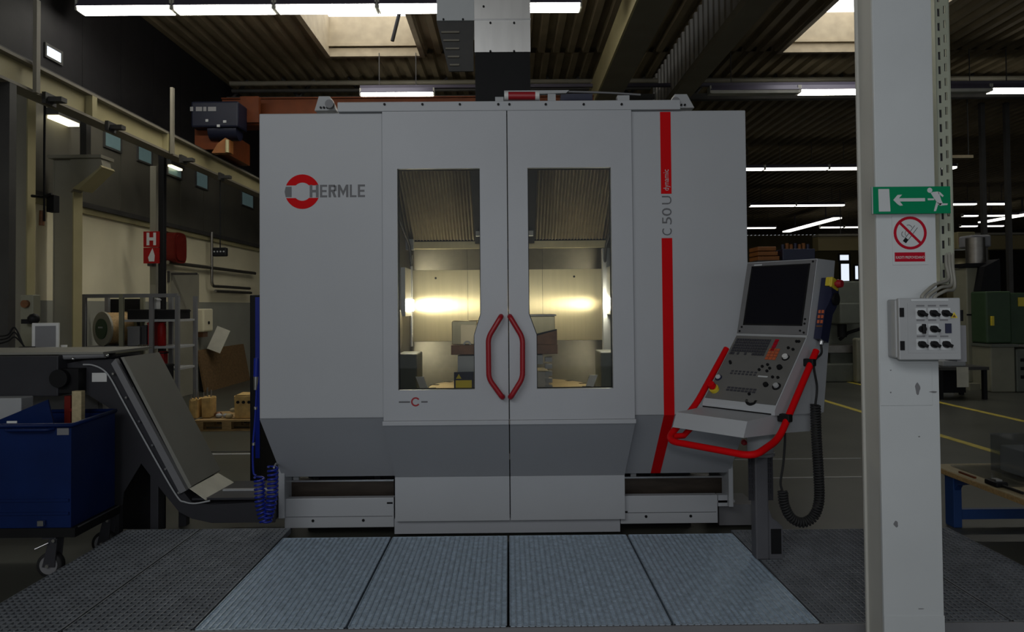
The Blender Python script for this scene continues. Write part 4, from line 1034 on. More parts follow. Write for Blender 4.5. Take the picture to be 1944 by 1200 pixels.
for k in range(6):
    t_ = k/5.0; px, py = 224+(348-224)*t_, 705+(930-705)*t_
    p = q(px-6, py+4); obj('screw', MB().cyl((p[0], yf-.026, p[1]), (p[0], yf-.02, p[1]), .008, seg=8), M['steel'], cv)
# head box and drive
obj('head_box', MB().box(P(0, 700, DF-.1).x-1.0, q(128, 700)[0], yf-.10, yb+.10, q(60, 750)[1], q(60, 674)[1], bev=.008), M['conveyor'], cv)
obj('head_lid', MB().box(P(0, 700, DF-.1).x-1.0, q(205, 700)[0], yf-.06, yb+.10, q(60, 673)[1]+.002, q(60, 673)[1]+.016), M['conveyor_cover'], cv)  # paler than the box: reflection on the head top painted as colour
obj('hinge_bar', MB().cyl((q(120, 678)[0], yf-.03, q(120, 677)[1]), (q(205, 676)[0], yf-.03, q(205, 673)[1]), .022, seg=10), M['mid_grey'], cv)
for px in (149, 213): p = q(px, 680 if px < 200 else 674); obj('bolt', MB().ball((p[0], yf-.06, p[1]), .012, 8), M['steel'], cv)
p0 = q(150, 715)
obj('drive_motor', MB().cyl((p0[0]-.06, yf-.13, p0[1]), (p0[0]-.06, yf-.001, p0[1]), .060, seg=20).box(p0[0]-.13, p0[0]+.05, yf-.09, yf-.002, p0[1]-.10, p0[1]+.06), M['black'], cv)
obj('label_plate', MB().box(q(175, 726)[0], q(203, 726)[0], yf-.003, yf, q(175, 725)[1], q(175, 708)[1]), M['white_plastic'], cv)
tb_ = [(x, yf-.012, z) for x, z in (q(160, 692), q(178, 693), q(198, 702), q(213, 720), q(240, 770), q(300, 878), q(338, 942), q(352, 952), q(372, 955), q(400, 950))]
obj('lubrication_tube', MB().tube(spline(tb_, 5), .006, seg=6), M['light_grey'], cv)
for px in (216, 291):
    a = q(px, 900); obj('leg', MB().box(a[0]-.028, a[0]+.028, yf+.012, yf+.07, 0, q(px, 900)[1], bev=.004), M['conveyor'], cv)
    obj('leg', MB().box(a[0]-.028, a[0]+.028, yb-.07, yb-.012, 0, q(px, 880)[1]), M['conveyor'], cv)
# paper lying on the foot of the conveyor
z0 = q(400, 945)[1]+.01
pa = [P(360, 927, DF+.0), P(414, 898, DF+.45), P(448, 918, DF+.45), P(391, 949, DF+.0)]
pn = (pa[1]-pa[0]).cross(pa[3]-pa[0]).normalized()*.0035
mb_ = MB(); mb_._add([tuple(v) for v in pa] + [tuple(v+pn) for v in pa], [(0, 1, 2, 3), (7, 6, 5, 4), (0, 4, 5, 1), (1, 5, 6, 2), (2, 6, 7, 3), (3, 7, 4, 0)])
obj('cardboard_sheet', mb_, M['paper'], None, 'pale cardboard sheet lying on the foot of the chip conveyor', 'sheet')

# blue chip cart
cy0, cy1 = Y(4.27), Y(4.74)
xr_ = P(135, 900, 4.27).x; xl_ = xr_-.95
zt_, zb_ = P(100, 808, 4.27).z, P(100, 1000, 4.27).z
cart = thing('chip_cart', 'dark blue sheet metal chip cart on castors under the conveyor head', 'cart', ((xl_+xr_)/2, (cy0+cy1)/2, 0))
th = .006
bn = obj('bin', MB().box(xl_, xr_, cy0, cy0+th, zb_, zt_).box(xl_, xr_, cy1-th, cy1, zb_, zt_+.02).box(xl_, xl_+th, cy0+th, cy1-th, zb_, zt_+.01).box(xr_-th, xr_, cy0+th, cy1-th, zb_, zt_+.01).box(xl_, xr_, cy0, cy1, zb_-.006, zb_), M['cart_blue'], cart)
obj('rim', MB().tube([(xl_, cy0-.004, zt_), (xr_+.004, cy0-.004, zt_), (xr_+.004, cy1, zt_+.018), (xl_, cy1, zt_+.018)], .012, seg=8), M['cart_blue'], bn)
obj('handle', MB().tube(fillet([(xr_-.38, cy0-.004, zt_-.018), (xr_-.36, cy0-.04, zt_-.02), (xr_-.12, cy0-.04, zt_-.02), (xr_-.10, cy0-.004, zt_-.018)], .02), .009, seg=8), M['cart_blue'], bn)
p = P(118, 820, 4.26); obj('label_plate', MB().box(p.x-.035, p.x+.035, cy0-.003, cy0, p.z-.02, p.z+.02), M['mid_grey'], bn)
p = P(20, 802, 4.24); obj('handle_plate', MB().box(p.x-.03, p.x+.03, cy0-.02, cy0-.016, p.z-.006, p.z+.006), M['white_plastic'], bn)
for py in (950, 975):
    p = P(60, py, 4.27); obj('rib', MB().box(xl_, xr_-.01, cy0-.008, cy0, p.z-.008, p.z+.008), M['cart_blue'], bn)
a, b, c = P(-40, 815, 4.55), P(100, 757, 4.55), P(112, 800, 4.55)
obj('tipping_flap', MB().prism([(a.x, a.z), (b.x, b.z), (c.x, c.z-.02), (a.x, a.z-.05)], 'y', Y(4.50), Y(4.512)), M['cart_blue'], cart)
zfr = zb_-.006
obj('frame', MB().box(xl_-.02, xr_+.03, cy0-.01, cy0+.04, zfr-.055, zfr-.001).box(xl_-.02, xr_+.03, cy1-.04, cy1+.01, zfr-.055, zfr-.001)
    .box(xr_-.01, xr_+.03, cy0+.04, cy1-.04, zfr-.055, zfr-.001).box(xl_-.02, xl_+.02, cy0+.04, cy1-.04, zfr-.055, zfr-.001), M['black'], cart)
obj('frame_edge', MB().box(xr_+.028, xr_+.032, cy0+.02, cy1, zfr-.006, zfr+.002), M['steel'], cart)
p = P(79, 995, 4.25); obj('latch', MB().box(p.x-.02, p.x+.015, cy0-.03, cy0-.01, p.z-.01, p.z+.02), M['steel'], cart)
def castor(x, y, lab=None):
    r = .075; zt = zfr-.056
    w = obj('castor', MB().box(x-.04, x+.04, y-.04, y+.04, zt-.012, zt).prism([(x-.045, r*.9), (x-.005, zt-.012), (x+.045, zt-.012), (x+.03, r*.9)], 'y', y-.034, y-.028)
        .prism([(x-.045, r*.9), (x-.005, zt-.012), (x+.045, zt-.012), (x+.03, r*.9)], 'y', y+.028, y+.034), M['conveyor'], cart)
    obj('wheel', MB().lathe([(r*.72, -.024), (r*.97, -.022), (r, -.012), (r, .012), (r*.97, .022), (r*.72, .024)], (x-.012, y, r), 'y', 28), M['rubber'], w)
    obj('wheel_disc', MB().lathe([(r*.70, -.027), (r*.72, -.025), (r*.72, .025), (r*.70, .027)], (x-.012, y, r), 'y', 24), M['mid_grey'], w)
    obj('axle_bolt', MB().cyl((x-.012, y-.042, r), (x-.012, y+.042, r), .011, seg=10), M['steel'], w)
    obj('swivel_bolt', MB().cyl((x+.03, y-.05, zt-.02), (x+.03, y-.036, zt-.02), .010, seg=8), M['steel'], w)
    return w
cxr = P(97, 1060, 4.31).x+.012
castor(cxr, Y(4.31)); castor(xl_+.10, Y(4.31)); castor(cxr+.10, Y(4.70)); castor(xl_+.10, Y(4.70))
a, b = P(66, 1043, 4.24), P(92, 1031, 4.27)
obj('brake_pedal', MB().tube([tuple(a), tuple(b)], .006, seg=6), M['steel'], cart)
# things in the cart
p0, p1 = P(140, 792, 4.62), P(155, 742, 4.62)
obj('cream_board', MB().box(p0.x, p1.x+.01, Y(4.60), Y(4.64), zb_, p1.z), M['wood_pale'], None, 'narrow cream board standing upright in the blue cart', 'board')
p0, p1 = P(122, 800, 4.66), P(134, 752, 4.66)
obj('red_bar', MB().box(p0.x, p1.x, Y(4.66), Y(4.70), zb_, p1.z).box(p0.x+.01, p1.x+.03, Y(4.655), Y(4.66), p1.z-.10, p1.z-.08), M['hose_red'], None, 'dark red bar standing next to the cream board in the cart', 'bar')
p0, p1 = P(-60, 760, 4.70), P(60, 752, 4.70)
obj('pale_box', MB().box(p0.x, p1.x, Y(4.60), Y(4.72), zb_, p1.z, bev=.006), M['light_grey'], None, 'pale grey box in the blue cart behind its flap', 'box')

# ------------------------------------------------------------------ blue coiled air hose with gun
ah = thing('air_hose', 'blue coiled air hose hanging with an air gun at the left machine edge', 'hose', P(500, 1000, 4.62))
dh = 4.66
v = lambda px, py, d=dh: P(px, py, d)
obj('straight_hose', MB().tube(spline([v(488, 690), v(487, 745), v(484, 800), v(480, 850), v(481, 895), v(486, 903)], 6), .007, seg=8), M['hose_blue'], ah)
obj('coiled_hose', MB().tube(helix([v(492, 905), v(493, 930), v(495, 960), v(502, 988)], .030, 11, 12), .0072, seg=7), M['hose_blue'], ah)
obj('coiled_hose', MB().tube(helix([v(518, 885), v(518, 910), v(516, 950), v(506, 990)], .030, 13, 12), .0072, seg=7), M['hose_blue'], ah)
obj('gun', MB().cyl(v(486, 715), v(485, 740), .016, .012, seg=10), M['steel'], ah)
obj('gun_grip', MB().tube([tuple(v(487, 680)), tuple(v(486, 715))], .018, seg=8), M['hose_blue'], ah)
for py in (775, 843): p = v(485 if py < 800 else 481, py); obj('hose_clip', MB().cyl((p.x, p.y, p.z-.008), (p.x, p.y, p.z+.008), .011, seg=8), M['steel'], ah)
obj('hook', MB().tube([tuple(v(520, 888)), tuple(v(524, 880, dh+.1)), tuple(v(531, 884, 4.92))], .006, seg=6), M['light_grey'], ah)

# dark blue cabinet behind the left machine edge
a, b = P(474, 560, 6.2), P(494, 560, 6.2)
cb = thing('blue_cabinet', 'narrow black and blue cabinet standing against the left flank of the machine', 'cabinet', ((a.x+b.x)/2, Y(6.4), 0))
obj('body', MB().box(a.x, b.x, Y(6.2), Y(6.8), 0, P(480, 560, 6.2).z, bev=.008), M['black'], cb)
obj('edge_trim', MB().box(b.x-.04, b.x-.004, Y(6.19), Y(6.2), 0.3, P(480, 560, 6.2).z-.02), M['hose_blue'], cb)

# ================================================================== LEFT BACKGROUND
# tool cabinet behind the conveyor with a monitor on it
d = 5.9
tc = thing('tool_cabinet', 'grey steel cabinet behind the conveyor head carrying the white monitor', 'cabinet', (P(80, 700, d).x, Y(d)+.3, 0))
x0, x1 = P(-60, 700, d).x, P(206, 700, d).x; zt_ = P(100, 668, d).z
obj('body', MB().box(x0, x1-.06, Y(d)+.02, Y(d)+.62, 0, zt_-.03), M['mid_grey'], tc)
obj('worktop', MB().box(x0, x1, Y(d), Y(d)+.65, zt_-.03, zt_, bev=.004), M['cream_machine'], tc)
obj('door', MB().box(x0+.02, x1-.09, Y(d)+.01, Y(d)+.02, .1, zt_-.06), M['mid_grey'], tc)
mo = thing('white_monitor', 'small white monitor on the cabinet at the left', 'monitor', (P(80, 660, d+.15).x, Y(d)+.2, zt_))
c = P(82, 640, d+.15); MT = Matrix.Translation((c.x, Y(d)+.18, zt_)) @ Matrix.Rotation(math.radians(22), 4, 'Z')
w, h = .20, .235
obj('case', MB().box(-w/2, w/2, 0, .03, .0, h, M=MT, bev=.006).prism([(-w/2+.01, .03), (w/2-.01, .03), (w/2-.05, .20), (-w/2+.05, .20)], 'z', .0, h-.02, M=MT), M['white_plastic'], mo)
obj('screen', MB().box(-w/2+.025, w/2-.025, -.003, .001, .03, h-.025, M=MT), M['mid_grey'], mo)
for nm, px, wx_, hz_, m_, lab in (('black_adapter', 52, .10, .04, 'black', 'small black adapter box left of the white monitor'), ('black_block', 113, .09, .03, 'black', 'black block lying right of the white monitor'),
        ('white_cup', 120, .04, .05, 'white_plastic', 'small white cup at the right end of the cabinet top')):
    p = P(px, 660, d+.1); mb_ = MB()
    if 'cup' in nm: mb_.lathe([(.016, 0), (.02, .002), (.024, .05), (.021, .05)], (p.x+.02, Y(d)+.08, zt_+.001), 'z', 14)
    else: mb_.box(p.x-wx_/2, p.x+wx_/2-.005, Y(d)+.06, Y(d)+.14, zt_+.001, zt_+hz_, bev=.006)
    obj(nm, mb_, M[m_], None, lab, 'cup' if 'cup' in nm else 'box')
cbn = MB(); 
for k in range(3): cbn.tube(spline([P(-10, 655-8*k, d+.2), P(14, 648-6*k, d+.2), P(28, 640-9*k, d+.22), P(44, 655, d+.2), P(50, 664, d+.2)], 6), .007, seg=6)
obj('cable_bundle', cbn, M['black'], None, 'tangle of black cables on the cabinet left of the monitor', 'cables')
p = P(50, 560, 6.35); q2 = P(62, 640, 6.35)
wbx = thing('socket_box', 'pale wall socket box with red button above the white monitor', 'switch', (p.x, Y(6.35), q2.z))
obj('case', MB().box(P(38, 600, 6.35).x, P(63, 600, 6.35).x, Y(6.35), Y(6.45), zt_-.0, p.z, bev=.006), M['cream_machine'], wbx)
obj('button', MB().cyl((P(50, 577, 6.35).x, Y(6.32), P(50, 577, 6.35).z), (P(50, 577, 6.35).x, Y(6.35), P(50, 577, 6.35).z), .035, seg=12), M['rust_brown'], wbx)
p = P(58, 606, 6.26)
obj('black_clamp', MB().ball((p.x, Y(6.30), p.z), .05, 10).box(p.x-.09, p.x, Y(6.27), Y(6.33), p.z-.04, p.z+.0), M['black'], None, 'black clamp lamp head fixed on the socket box', 'lamp')

# crane columns on the left
def old_column(px0, px1, px2, pyt, d, label, corbel=None):
    a, b = P(px0, 500, d), P(px1, 500, d); t_ = P(px0, pyt, d)
    dep = d*((965-px1)/(965-px2)-1)
    t = thing('crane_column', label, 'column', ((a.x+b.x)/2, Y(d), 0))
    obj('shaft', MB().box(a.x, b.x-.002, Y(d), Y(d)+dep, 0, t_.z), M['old_column'], t)
    obj('flange_edge', MB().box(b.x-.002, b.x+.012, Y(d)-.006, Y(d)+dep+.006, 0, t_.z-.05), M['beam_cream'], t)  # right face drawn cream: its lit look is put into the colour
    obj('flange_edge', MB().box(a.x-.014, a.x, Y(d)-.006, Y(d)+dep+.006, 0, t_.z), M['old_column'], t)
    return t, b, t_
c2, bq, tq = old_column(103, 138, 154, 304, 9.1, 'grey crane column with a bracket arm at its top, left of the shelf')
qq = lambda px, py: XZ(px, py, 9.1)
obj('bracket_arm', MB().prism([qq(138, 304), qq(196, 302), qq(199, 318), qq(190, 325), qq(152, 352), qq(138, 366)], 'y', Y(9.05), Y(9.25)), M['old_column'], c2)
obj('bracket_flange', MB().prism([qq(146, 360), qq(152, 356), qq(196, 322), qq(199, 316), qq(202, 320), qq(158, 362)], 'y', Y(9.0), Y(9.3)), M['beam_cream'], c2)
obj('top_plate', MB().box(qq(100, 304)[0], qq(200, 304)[0], Y(9.0), Y(9.3), qq(100, 303)[1]-.0, qq(100, 300)[1]+.02), M['old_column'], c2)
obj('hanger_post', MB().box(P(152, 230, 9.1).x, P(164, 230, 9.1).x, Y(9.1), Y(9.2), qq(150, 302)[1], qq(150, 205)[1]), M['dark_steelwork'], c2)
c1, _, _ = old_column(28, 50, 64, 175, 7.9, 'yellowish crane column at the far left with pipes tied to it')
obj('cable_drop', MB().tube([tuple(P(85, 190, 7.9)), tuple(P(84, 300, 7.9)), tuple(P(84, 420, 7.9))], .012, seg=6), M['black'], c1)
obj('cable_drop', MB().tube([tuple(P(60, 372, 7.9)), tuple(P(82, 374, 7.9)), tuple(P(98, 368, 7.9))], .016, seg=6), M['black'], c1)
obj('junction_box', MB().box(P(88, 390, 7.95).x, P(102, 390, 7.95).x, Y(7.95), Y(8.05), P(90, 402, 7.95).z, P(90, 370, 7.95).z), M['black'], c1)
obj('lower_pipe', MB().tube([tuple(P(80, 400, 7.92)), tuple(P(79, 428, 7.92))], .028, seg=8), M['rust_brown'], c1)
obj('steel_partition', MB().box(P(-40, 400, 7.0).x, P(17, 400, 7.0).x, Y(7.0), Y(7.1), 0, P(0, 150, 7.0).z), M['dark_steelwork'], None, 'dark steel partition at the left picture edge', 'partition')
p = PX(116, 227, -5.93)
wlm = thing('wall_lamp', 'small lit wall lamp under the crane runway at the left', 'lamp', (-5.9, p.y, p.z-.05))
obj('housing', MB().box(-6+.02, -5.80, p.y-.26, p.y+.26, p.z+.0, p.z+.09), M['dark_steelwork'], wlm)
obj('diffuser', MB().box(-5.97, -5.82, p.y-.22, p.y+.22, p.z-.04, p.z), M['warm_lamp'], wlm)
p = PX(330, 317, -5.93)
wlm = thing('wall_lamp', 'small bright wall lamp right of the dark pole', 'lamp', (-5.9, p.y, p.z-.05))
obj('housing', MB().box(-6+.05, -5.85, p.y-.26, p.y+.26, p.z+.0, p.z+.07), M['dark_steelwork'], wlm)
obj('diffuser', MB().box(-5.94, -5.87, p.y-.20, p.y+.20, p.z-.03, p.z), M['warm_lamp'], wlm)

# dark pole with the hydrant sign, pale pole beside it
d = 11.0
a, b = P(300, 450, d), P(311, 450, d)
obj('dark_pole', MB().box(a.x, b.x, Y(d), Y(d)+.09, 0, P(305, 275, d).z, bev=.008), M['black'], None, 'thin black pole right of the red hydrant sign', 'pole')
a, b = P(286, 450, d+.15), P(298, 450, d+.15)
obj('pale_pole', MB().box(a.x, b.x, Y(d)+.12, Y(d)+.2, 0, P(290, 312, d).z, bev=.008), M['old_column'], None, 'pale pole behind the red hydrant sign', 'pole')
a, b = P(271, 500, d-.05), P(301, 439, d-.05)
hs = thing('hydrant_sign', 'red hydrant sign with white H above a flame and hose symbol', 'sign', ((a.x+b.x)/2, Y(d)-.02, a.z))
ym = Y(d)-.03; zm = (a.z+b.z)/2
obj('plate', MB().box(a.x, b.x, ym, ym+.02, zm+.004, b.z).box(a.x, b.x, ym, ym+.02, a.z, zm-.004), M['fire_red'], hs)
w = b.x-a.x
obj('lettering', textmb('H', .25, TM(a.x+w*.2, ym-.0012, zm+.045), bold=.012, width=w*.6), M['sign_white'], hs)
fx = a.x+w*.52; fz = a.z+.03; fh = (zm-a.z)*.82
obj('flame_symbol', MB().prism([(fx-w*.16, fz), (fx-w*.22, fz+fh*.3), (fx-w*.05, fz+fh*.75), (fx+w*.06, fz+fh), (fx+w*.2, fz+fh*.45), (fx+w*.17, fz)], 'y', ym-.002, ym), M['sign_white'], hs)
obj('bracket', MB().box(a.x+w*.2, a.x+w*.5, ym+.021, Y(d)+.12, a.z-.04, a.z+.04), M['dark_steelwork'], hs)
p = PX(332, 471, XL+.12); hzb = .27
hb = thing('hose_box', 'rounded red fire hose housing on the white left wall', 'fire hose', (XL+.1, p.y, p.z-hzb))
rr = [(p.y+.24*math.copysign(abs(math.cos(t_))**.6, math.cos(t_)), p.z+hzb*math.copysign(abs(math.sin(t_))**.45, math.sin(t_))) for t_ in [2*math.pi*i/24 for i in range(24)]]
obj('drum', MB().prism(rr, 'x', XL+.006, XL+.22), M['hose_red'], hb)
obj('lid', MB().prism([(p.y+(y_-p.y)*.8, p.z+(z_-p.z)*.85) for y_, z_ in rr], 'x', XL+.221, XL+.24), M['hose_red'], hb)

# crane pendant
p = PX(418, 478, -4.93)
cp = thing('crane_pendant', 'black crane push button box hanging on a cable in front of the left wall', 'crane control', (p.x, p.y, p.z-.07))
obj('box', MB().box(p.x-.12, p.x+.12, p.y-.05, p.y+.05, p.z-.08, p.z+.07, bev=.02), M['black'], cp)
obj('cable', MB().cyl((p.x, p.y, p.z+.07), (p.x, p.y, cz-.011), .010, seg=6), M['black'], cp)
for k in range(4): obj('button', MB().cyl((p.x-.08+.053*k, p.y-.056, p.z+.0), (p.x-.08+.053*k, p.y-.05, p.z), .014, seg=8), M['light_grey'], cp)
# pipes on the wall
a, b = PX(318, 498, XL+.10), PX(484, 526, XL+.10)
obj('wall_pipe', MB().cyl((a.x, a.y, a.z), (b.x, b.y, a.z), .035, seg=8), M['dull_steel'], None, 'long thin pipe along the white wall below the red hose housing', 'pipe')
a, b = PX(402, 455, XL+.12), PX(402, 543, XL+.12); c = PX(474, 553, XL+.12)
lp = thing('wall_pipe', 'pipe dropping down the white wall and bending right in a double run', 'pipe', (a.x, a.y, b.z))
obj('drop', MB().tube(fillet([(a.x, a.y, a.z+.15), (b.x, a.y, b.z), (c.x, c.y, b.z)], .12), .03, seg=8), M['dull_steel'], lp)
obj('second_run', MB().cyl((c.x+.03, a.y+.1, b.z-.10), (c.x+.03, c.y, b.z-.10), .03, seg=8), M['dull_steel'], lp)
a = PX(352, 520, XL+.3)
obj('wall_bracket', MB().box(XL+.0, XL+.5, a.y-.03, a.y+.03, a.z-.02, a.z+.02).box(XL, XL+.04, a.y-.05, a.y+.05, a.z-.15, a.z+.05), M['dark_steelwork'], None, 'small steel bracket sticking out above the pale door', 'bracket')
# door in the wall
a, b = PX(318, 515, XL), PX(372, 520, XL)
dt = obj('door_1', MB().box(XL+.005, XL+.06, a.y, b.y, 0, P(340, 520, a.y-CAM.y).z+.05), M['old_column'], kind='structure')
obj('handle', MB().box(XL+.06, XL+.10, b.y-.25, b.y-.12, 1.0, 1.04), M['black'], dt)
# dispenser + note
p = PX(385, 608, XL+.15)
dv = thing('wall_dispenser', 'cream dispenser box on the grey wall right of the pale door', 'dispenser', (XL+.1, p.y, p.z-.2))
obj('case', MB().box(XL+.005, XL+.26, p.y-.22, p.y+.22, p.z-.22, p.z+.22, bev=.03), M['wall_white'], dv)
obj('lock', MB().cyl((XL+.261, p.y, p.z-.05), (XL+.275, p.y, p.z-.05), .03, seg=8), M['black'], dv)
obj('nozzle', MB().box(XL+.05, XL+.2, p.y-.12, p.y+.1, p.z-.32, p.z-.221), M['rust_brown'], dv)
p = PX(392, 645, XL+.06)
NM = Matrix.Translation((XL+.30, p.y, p.z)) @ Matrix.Rotation(math.radians(28), 4, 'Z') @ Matrix.Rotation(math.radians(24), 4, 'Y') @ Matrix.Rotation(math.radians(-6), 4, 'X')
obj('paper_note', MB().box(-.13, .13, -.002, .002, -.24, .24, M=NM), M['paper'], None, 'white paper sheet hanging tilted under the cream dispenser', 'paper')
# osb board leaning
a, b = PX(392, 700, XL+.25), PX(476, 700, XL+.25)
zt_ = P(430, 657, a.y+1.5-CAM.y).z
obj('chipboard_sheet', MB().prism([(XL+.20, 0.0), (XL+.24, 0.0), (XL+.09, zt_), (XL+.05, zt_)], 'y', a.y, b.y), M['osb'], None, 'brown chipboard sheet leaning on the wall behind the pallet', 'board')

# ------------------------------------------------------------------ shelf rack
d = 9.6
q = lambda px, py: P(px, py, d)
sr = thing('shelf_rack', 'grey steel shelf rack against the left wall behind the conveyor', 'shelf', ((q(160, 600).x+q(338, 600).x)/2, Y(d)+.3, 0))
X = [max(XL+.12, q(160, 600).x), q(231, 600).x, q(288, 600).x, q(337, 600).x]
zT = q(250, 558).z
for i, x in enumerate(X):
    for y in (Y(d), Y(d)+.55): obj('post', MB().box(x-.025, x+.025, y-.025, y+.025, 0, zT-(.03 if i > 1 else 0)), M['cream_machine' if i == 1 else 'mid_grey'], sr)
obj('top_beam', MB().box(X[0], X[3], Y(d)-.02, Y(d)+.02, zT-.05, zT), M['mid_grey'], sr)
for py in (607, 658, 700):
    z = q(260, py).z; obj('shelf_board', MB().box(X[1], X[3], Y(d)+.026, Y(d)+.57, z-.03, z), M['light_grey'], sr)
z = q(190, 658).z; obj('shelf_board', MB().box(X[0], X[1], Y(d)+.026, Y(d)+.57, z-.03, z), M['mid_grey'], sr)
zs = [q(260, 658).z, q(260, 607).z]
# spool
c = q(192, 622)
sp = thing('cable_spool', 'large pale cable reel with dark round hub on the rack', 'reel', (c.x, Y(d)+.3, zs[0]+.001))
rs = .235; cx = c.x+.02
obj('bay_back', MB().box(X[0]+.03, X[1]-.03, Y(d)+.57, Y(d)+.58, zs[0], zT-.06), M['black'], sr)
SM = Matrix.Translation((cx, Y(d)+.30, zs[0]+rs+.002)) @ Matrix.Rotation(math.radians(-32), 4, 'Z')
obj('flange', MB().lathe([(rs, -.18), (rs, -.15)], (0, 0, 0), 'y', 30, M=SM), M['old_column'], sp)
obj('flange', MB().lathe([(rs, .15), (rs, .18)], (0, 0, 0), 'y', 30, M=SM), M['beam_cream'], sp)
obj('winding', MB().lathe([(rs*.93, -.149)] + [(rs*(.95 if k % 2 else .90), -.13+.02*k) for k in range(14)] + [(rs*.93, .149)], (0, 0, 0), 'y', 30, M=SM), M['wood'], sp)
obj('hub', MB().cyl((0, -.195, 0), (0, -.181, 0), .14, seg=24, M=SM), M['green_machine'], sp)
obj('hub_label', MB().box(-.06, .05, -.199, -.1955, .01, .03, M=SM), M['light_grey'], sp)
def bx(name, px0, px1, py0, z, m_, lab, cat, dep=.35, y0=.1, group=None, lid=None):
    x0, x1 = q(px0, 600).x, q(px1, 600).x; zt = q(px0, py0).z
    t = thing(name, lab, cat, ((x0+x1)/2, Y(d)+y0+dep/2, z+.002), group)
    obj('body', MB().box(x0, x1, Y(d)+y0, Y(d)+y0+dep, z+.002, zt, bev=.008), M[m_], t)
    obj('rim', MB().box(x0-.006, x1+.006, Y(d)+y0-.006, Y(d)+y0+dep+.006, zt-.03, zt-.012), M[lid or m_], t)
    return t
bx('dark_crate', 234, 282, 588, zs[1], 'black', 'wide dark crate on the upper rack shelf', 'crate')
bx('white_pack', 272, 283, 566, q(0, 588).z if False else q(275, 588).z+.001, 'light_grey', 'small pale carton on the dark crate', 'box', .12, .2)
bx('dark_crate', 292, 333, 588, zs[1], 'black', 'dark crate at the right end of the upper rack shelf', 'crate')
bx('grey_bin', 234, 258, 620, zs[0], 'mid_grey', 'grey bin left on the middle rack shelf', 'bin')
bx('dark_bin', 261, 271, 618, zs[0], 'key_dark', 'narrow dark bin in the middle of the rack shelf', 'bin')
bx('maroon_binder', 273, 283, 612, zs[0], 'dark_red', 'maroon binder block on the middle rack shelf', 'box')
ft = thing('fire_extinguisher', 'red fire extinguisher standing on the rack right of the maroon binder', 'fire extinguisher', (q(298, 630).x, Y(d)+.08, zs[0]+.002))
xe = q(299, 630).x; hE = q(298, 612).z - zs[0]
obj('cylinder', MB().lathe([(.045, .002), (.055, .012), (.055, hE*.8), (.03, hE*.95), (.02, hE)], (xe, Y(d)+.12, zs[0]), 'z', 20), M['fire_red'], ft)
obj('valve', MB().box(xe-.03, xe+.03, Y(d)+.10, Y(d)+.14, zs[0]+hE, zs[0]+hE+.03), M['black'], ft)
z3 = q(260, 700).z
bx('red_canister', 297, 307, 668, z3, 'fire_red', 'small red canister on the lowest visible rack shelf', 'canister', .12, .06, lid='black')
bx('black_tray', 306, 332, 690, z3-.38, 'black', 'black tray hooked low on the right end of the rack', 'tray', .2, -.226)
tl = MB()
for k in range(7): tl.cyl((q(258+k*3.4, 655).x, Y(d)+.05, zs[0]+.012), (q(261+k*3.4, 655).x, Y(d)+.13, zs[0]+.012), .01, seg=6)
obj('loose_tools', tl, M['steel'], None, 'scatter of bright hand tools along the front edge of the rack shelf', 'tools', kind='stuff')

# ------------------------------------------------------------------ pallet with castings
d = 9.3
q = lambda px, py: P(px, py, d)
x0, x1 = q(368, 800).x, q(492, 800).x; zt_ = .144
pl = thing('euro_pallet', 'wooden pallet on the floor left of the machine, loaded with castings', 'pallet', ((x0+x1)/2, Y(d)+.4, 0))
for k in range(5):
    y0 = Y(d)+k*.165; obj('top_board', MB().box(x0, x1, y0, y0+.135, .122, .144), M['wood'], pl)
for y0 in (Y(d), Y(d)+.35, Y(d)+.70):
    obj('bottom_board', MB().box(x0, x1, y0, y0+.095, 0, .022), M['wood'], pl)
    for f_ in (0, .5, 1):
        xx = x0+(x1-x0-.12)*f_; obj('block', MB().box(xx, xx+.12, y0, y0+.095, .022, .10), M['wood'], pl)
for f_ in (0, .5, 1):
    xx = x0+(x1-x0-.12)*f_; obj('stringer', MB().box(xx, xx+.12, Y(d), Y(d)+.80, .10, .122), M['wood'], pl)
def lumpy(name, px0, px1, pyt, m_, lab, y0=.1, dep=.3, z=zt_, seed=0):
    r = random.Random(seed); a_, b_ = q(px0, 780).x, q(px1, 780).x; top = q(px0, pyt).z
    t = thing(name, lab, 'casting', ((a_+b_)/2, Y(d)+y0+dep/2, z+.002))
    mb_ = MB().box(a_, b_, Y(d)+y0, Y(d)+y0+dep, z+.002, top, bev=.02)
    for v_ in mb_.b.verts:
        if v_.co.z > z+.05: v_.co += Vector((r.uniform(-.012, .012), r.uniform(-.012, .012), r.uniform(-.012, .012)))
    obj('body', mb_, M[m_], t)
    return t, a_, b_, top
t, a_, b_, top = lumpy('yellow_casting', 440, 478, 752, 'carton', 'large yellow-brown casting block at the right of the pallet', .08, .35, seed=1)
for k in range(3): obj('bore', MB().cyl((a_+(b_-a_)*(.2+.28*k), Y(d)+.062, top-.09), (a_+(b_-a_)*(.2+.28*k), Y(d)+.078, top-.09), .02, seg=10), M['black'], t)
for i, (px0, px1, pyt, lab) in enumerate(((346, 368, 760, 'yellow casting with upright studs at the left end of the pallet'), (372, 390, 757, 'yellow casting with upright studs, second from the left on the pallet'))):
    t, a_, b_, top = lumpy('studded_casting', px0 if i else 352, px1, pyt, 'carton', lab, .1+.06*i, .2, z=zt_ if px0 > 365 else .0 if False else zt_, seed=3+i)
    for k in range(5):
        xx = a_+(b_-a_)*(.1+.2*k); hh_ = .06+.03*(k % 3)
        obj('stud', MB().cyl((xx, Y(d)+.15+.06*i+.04*(k % 2), top-.02), (xx, Y(d)+.15+.06*i+.04*(k % 2), top+hh_), .011, seg=6), M['dull_steel'], t)
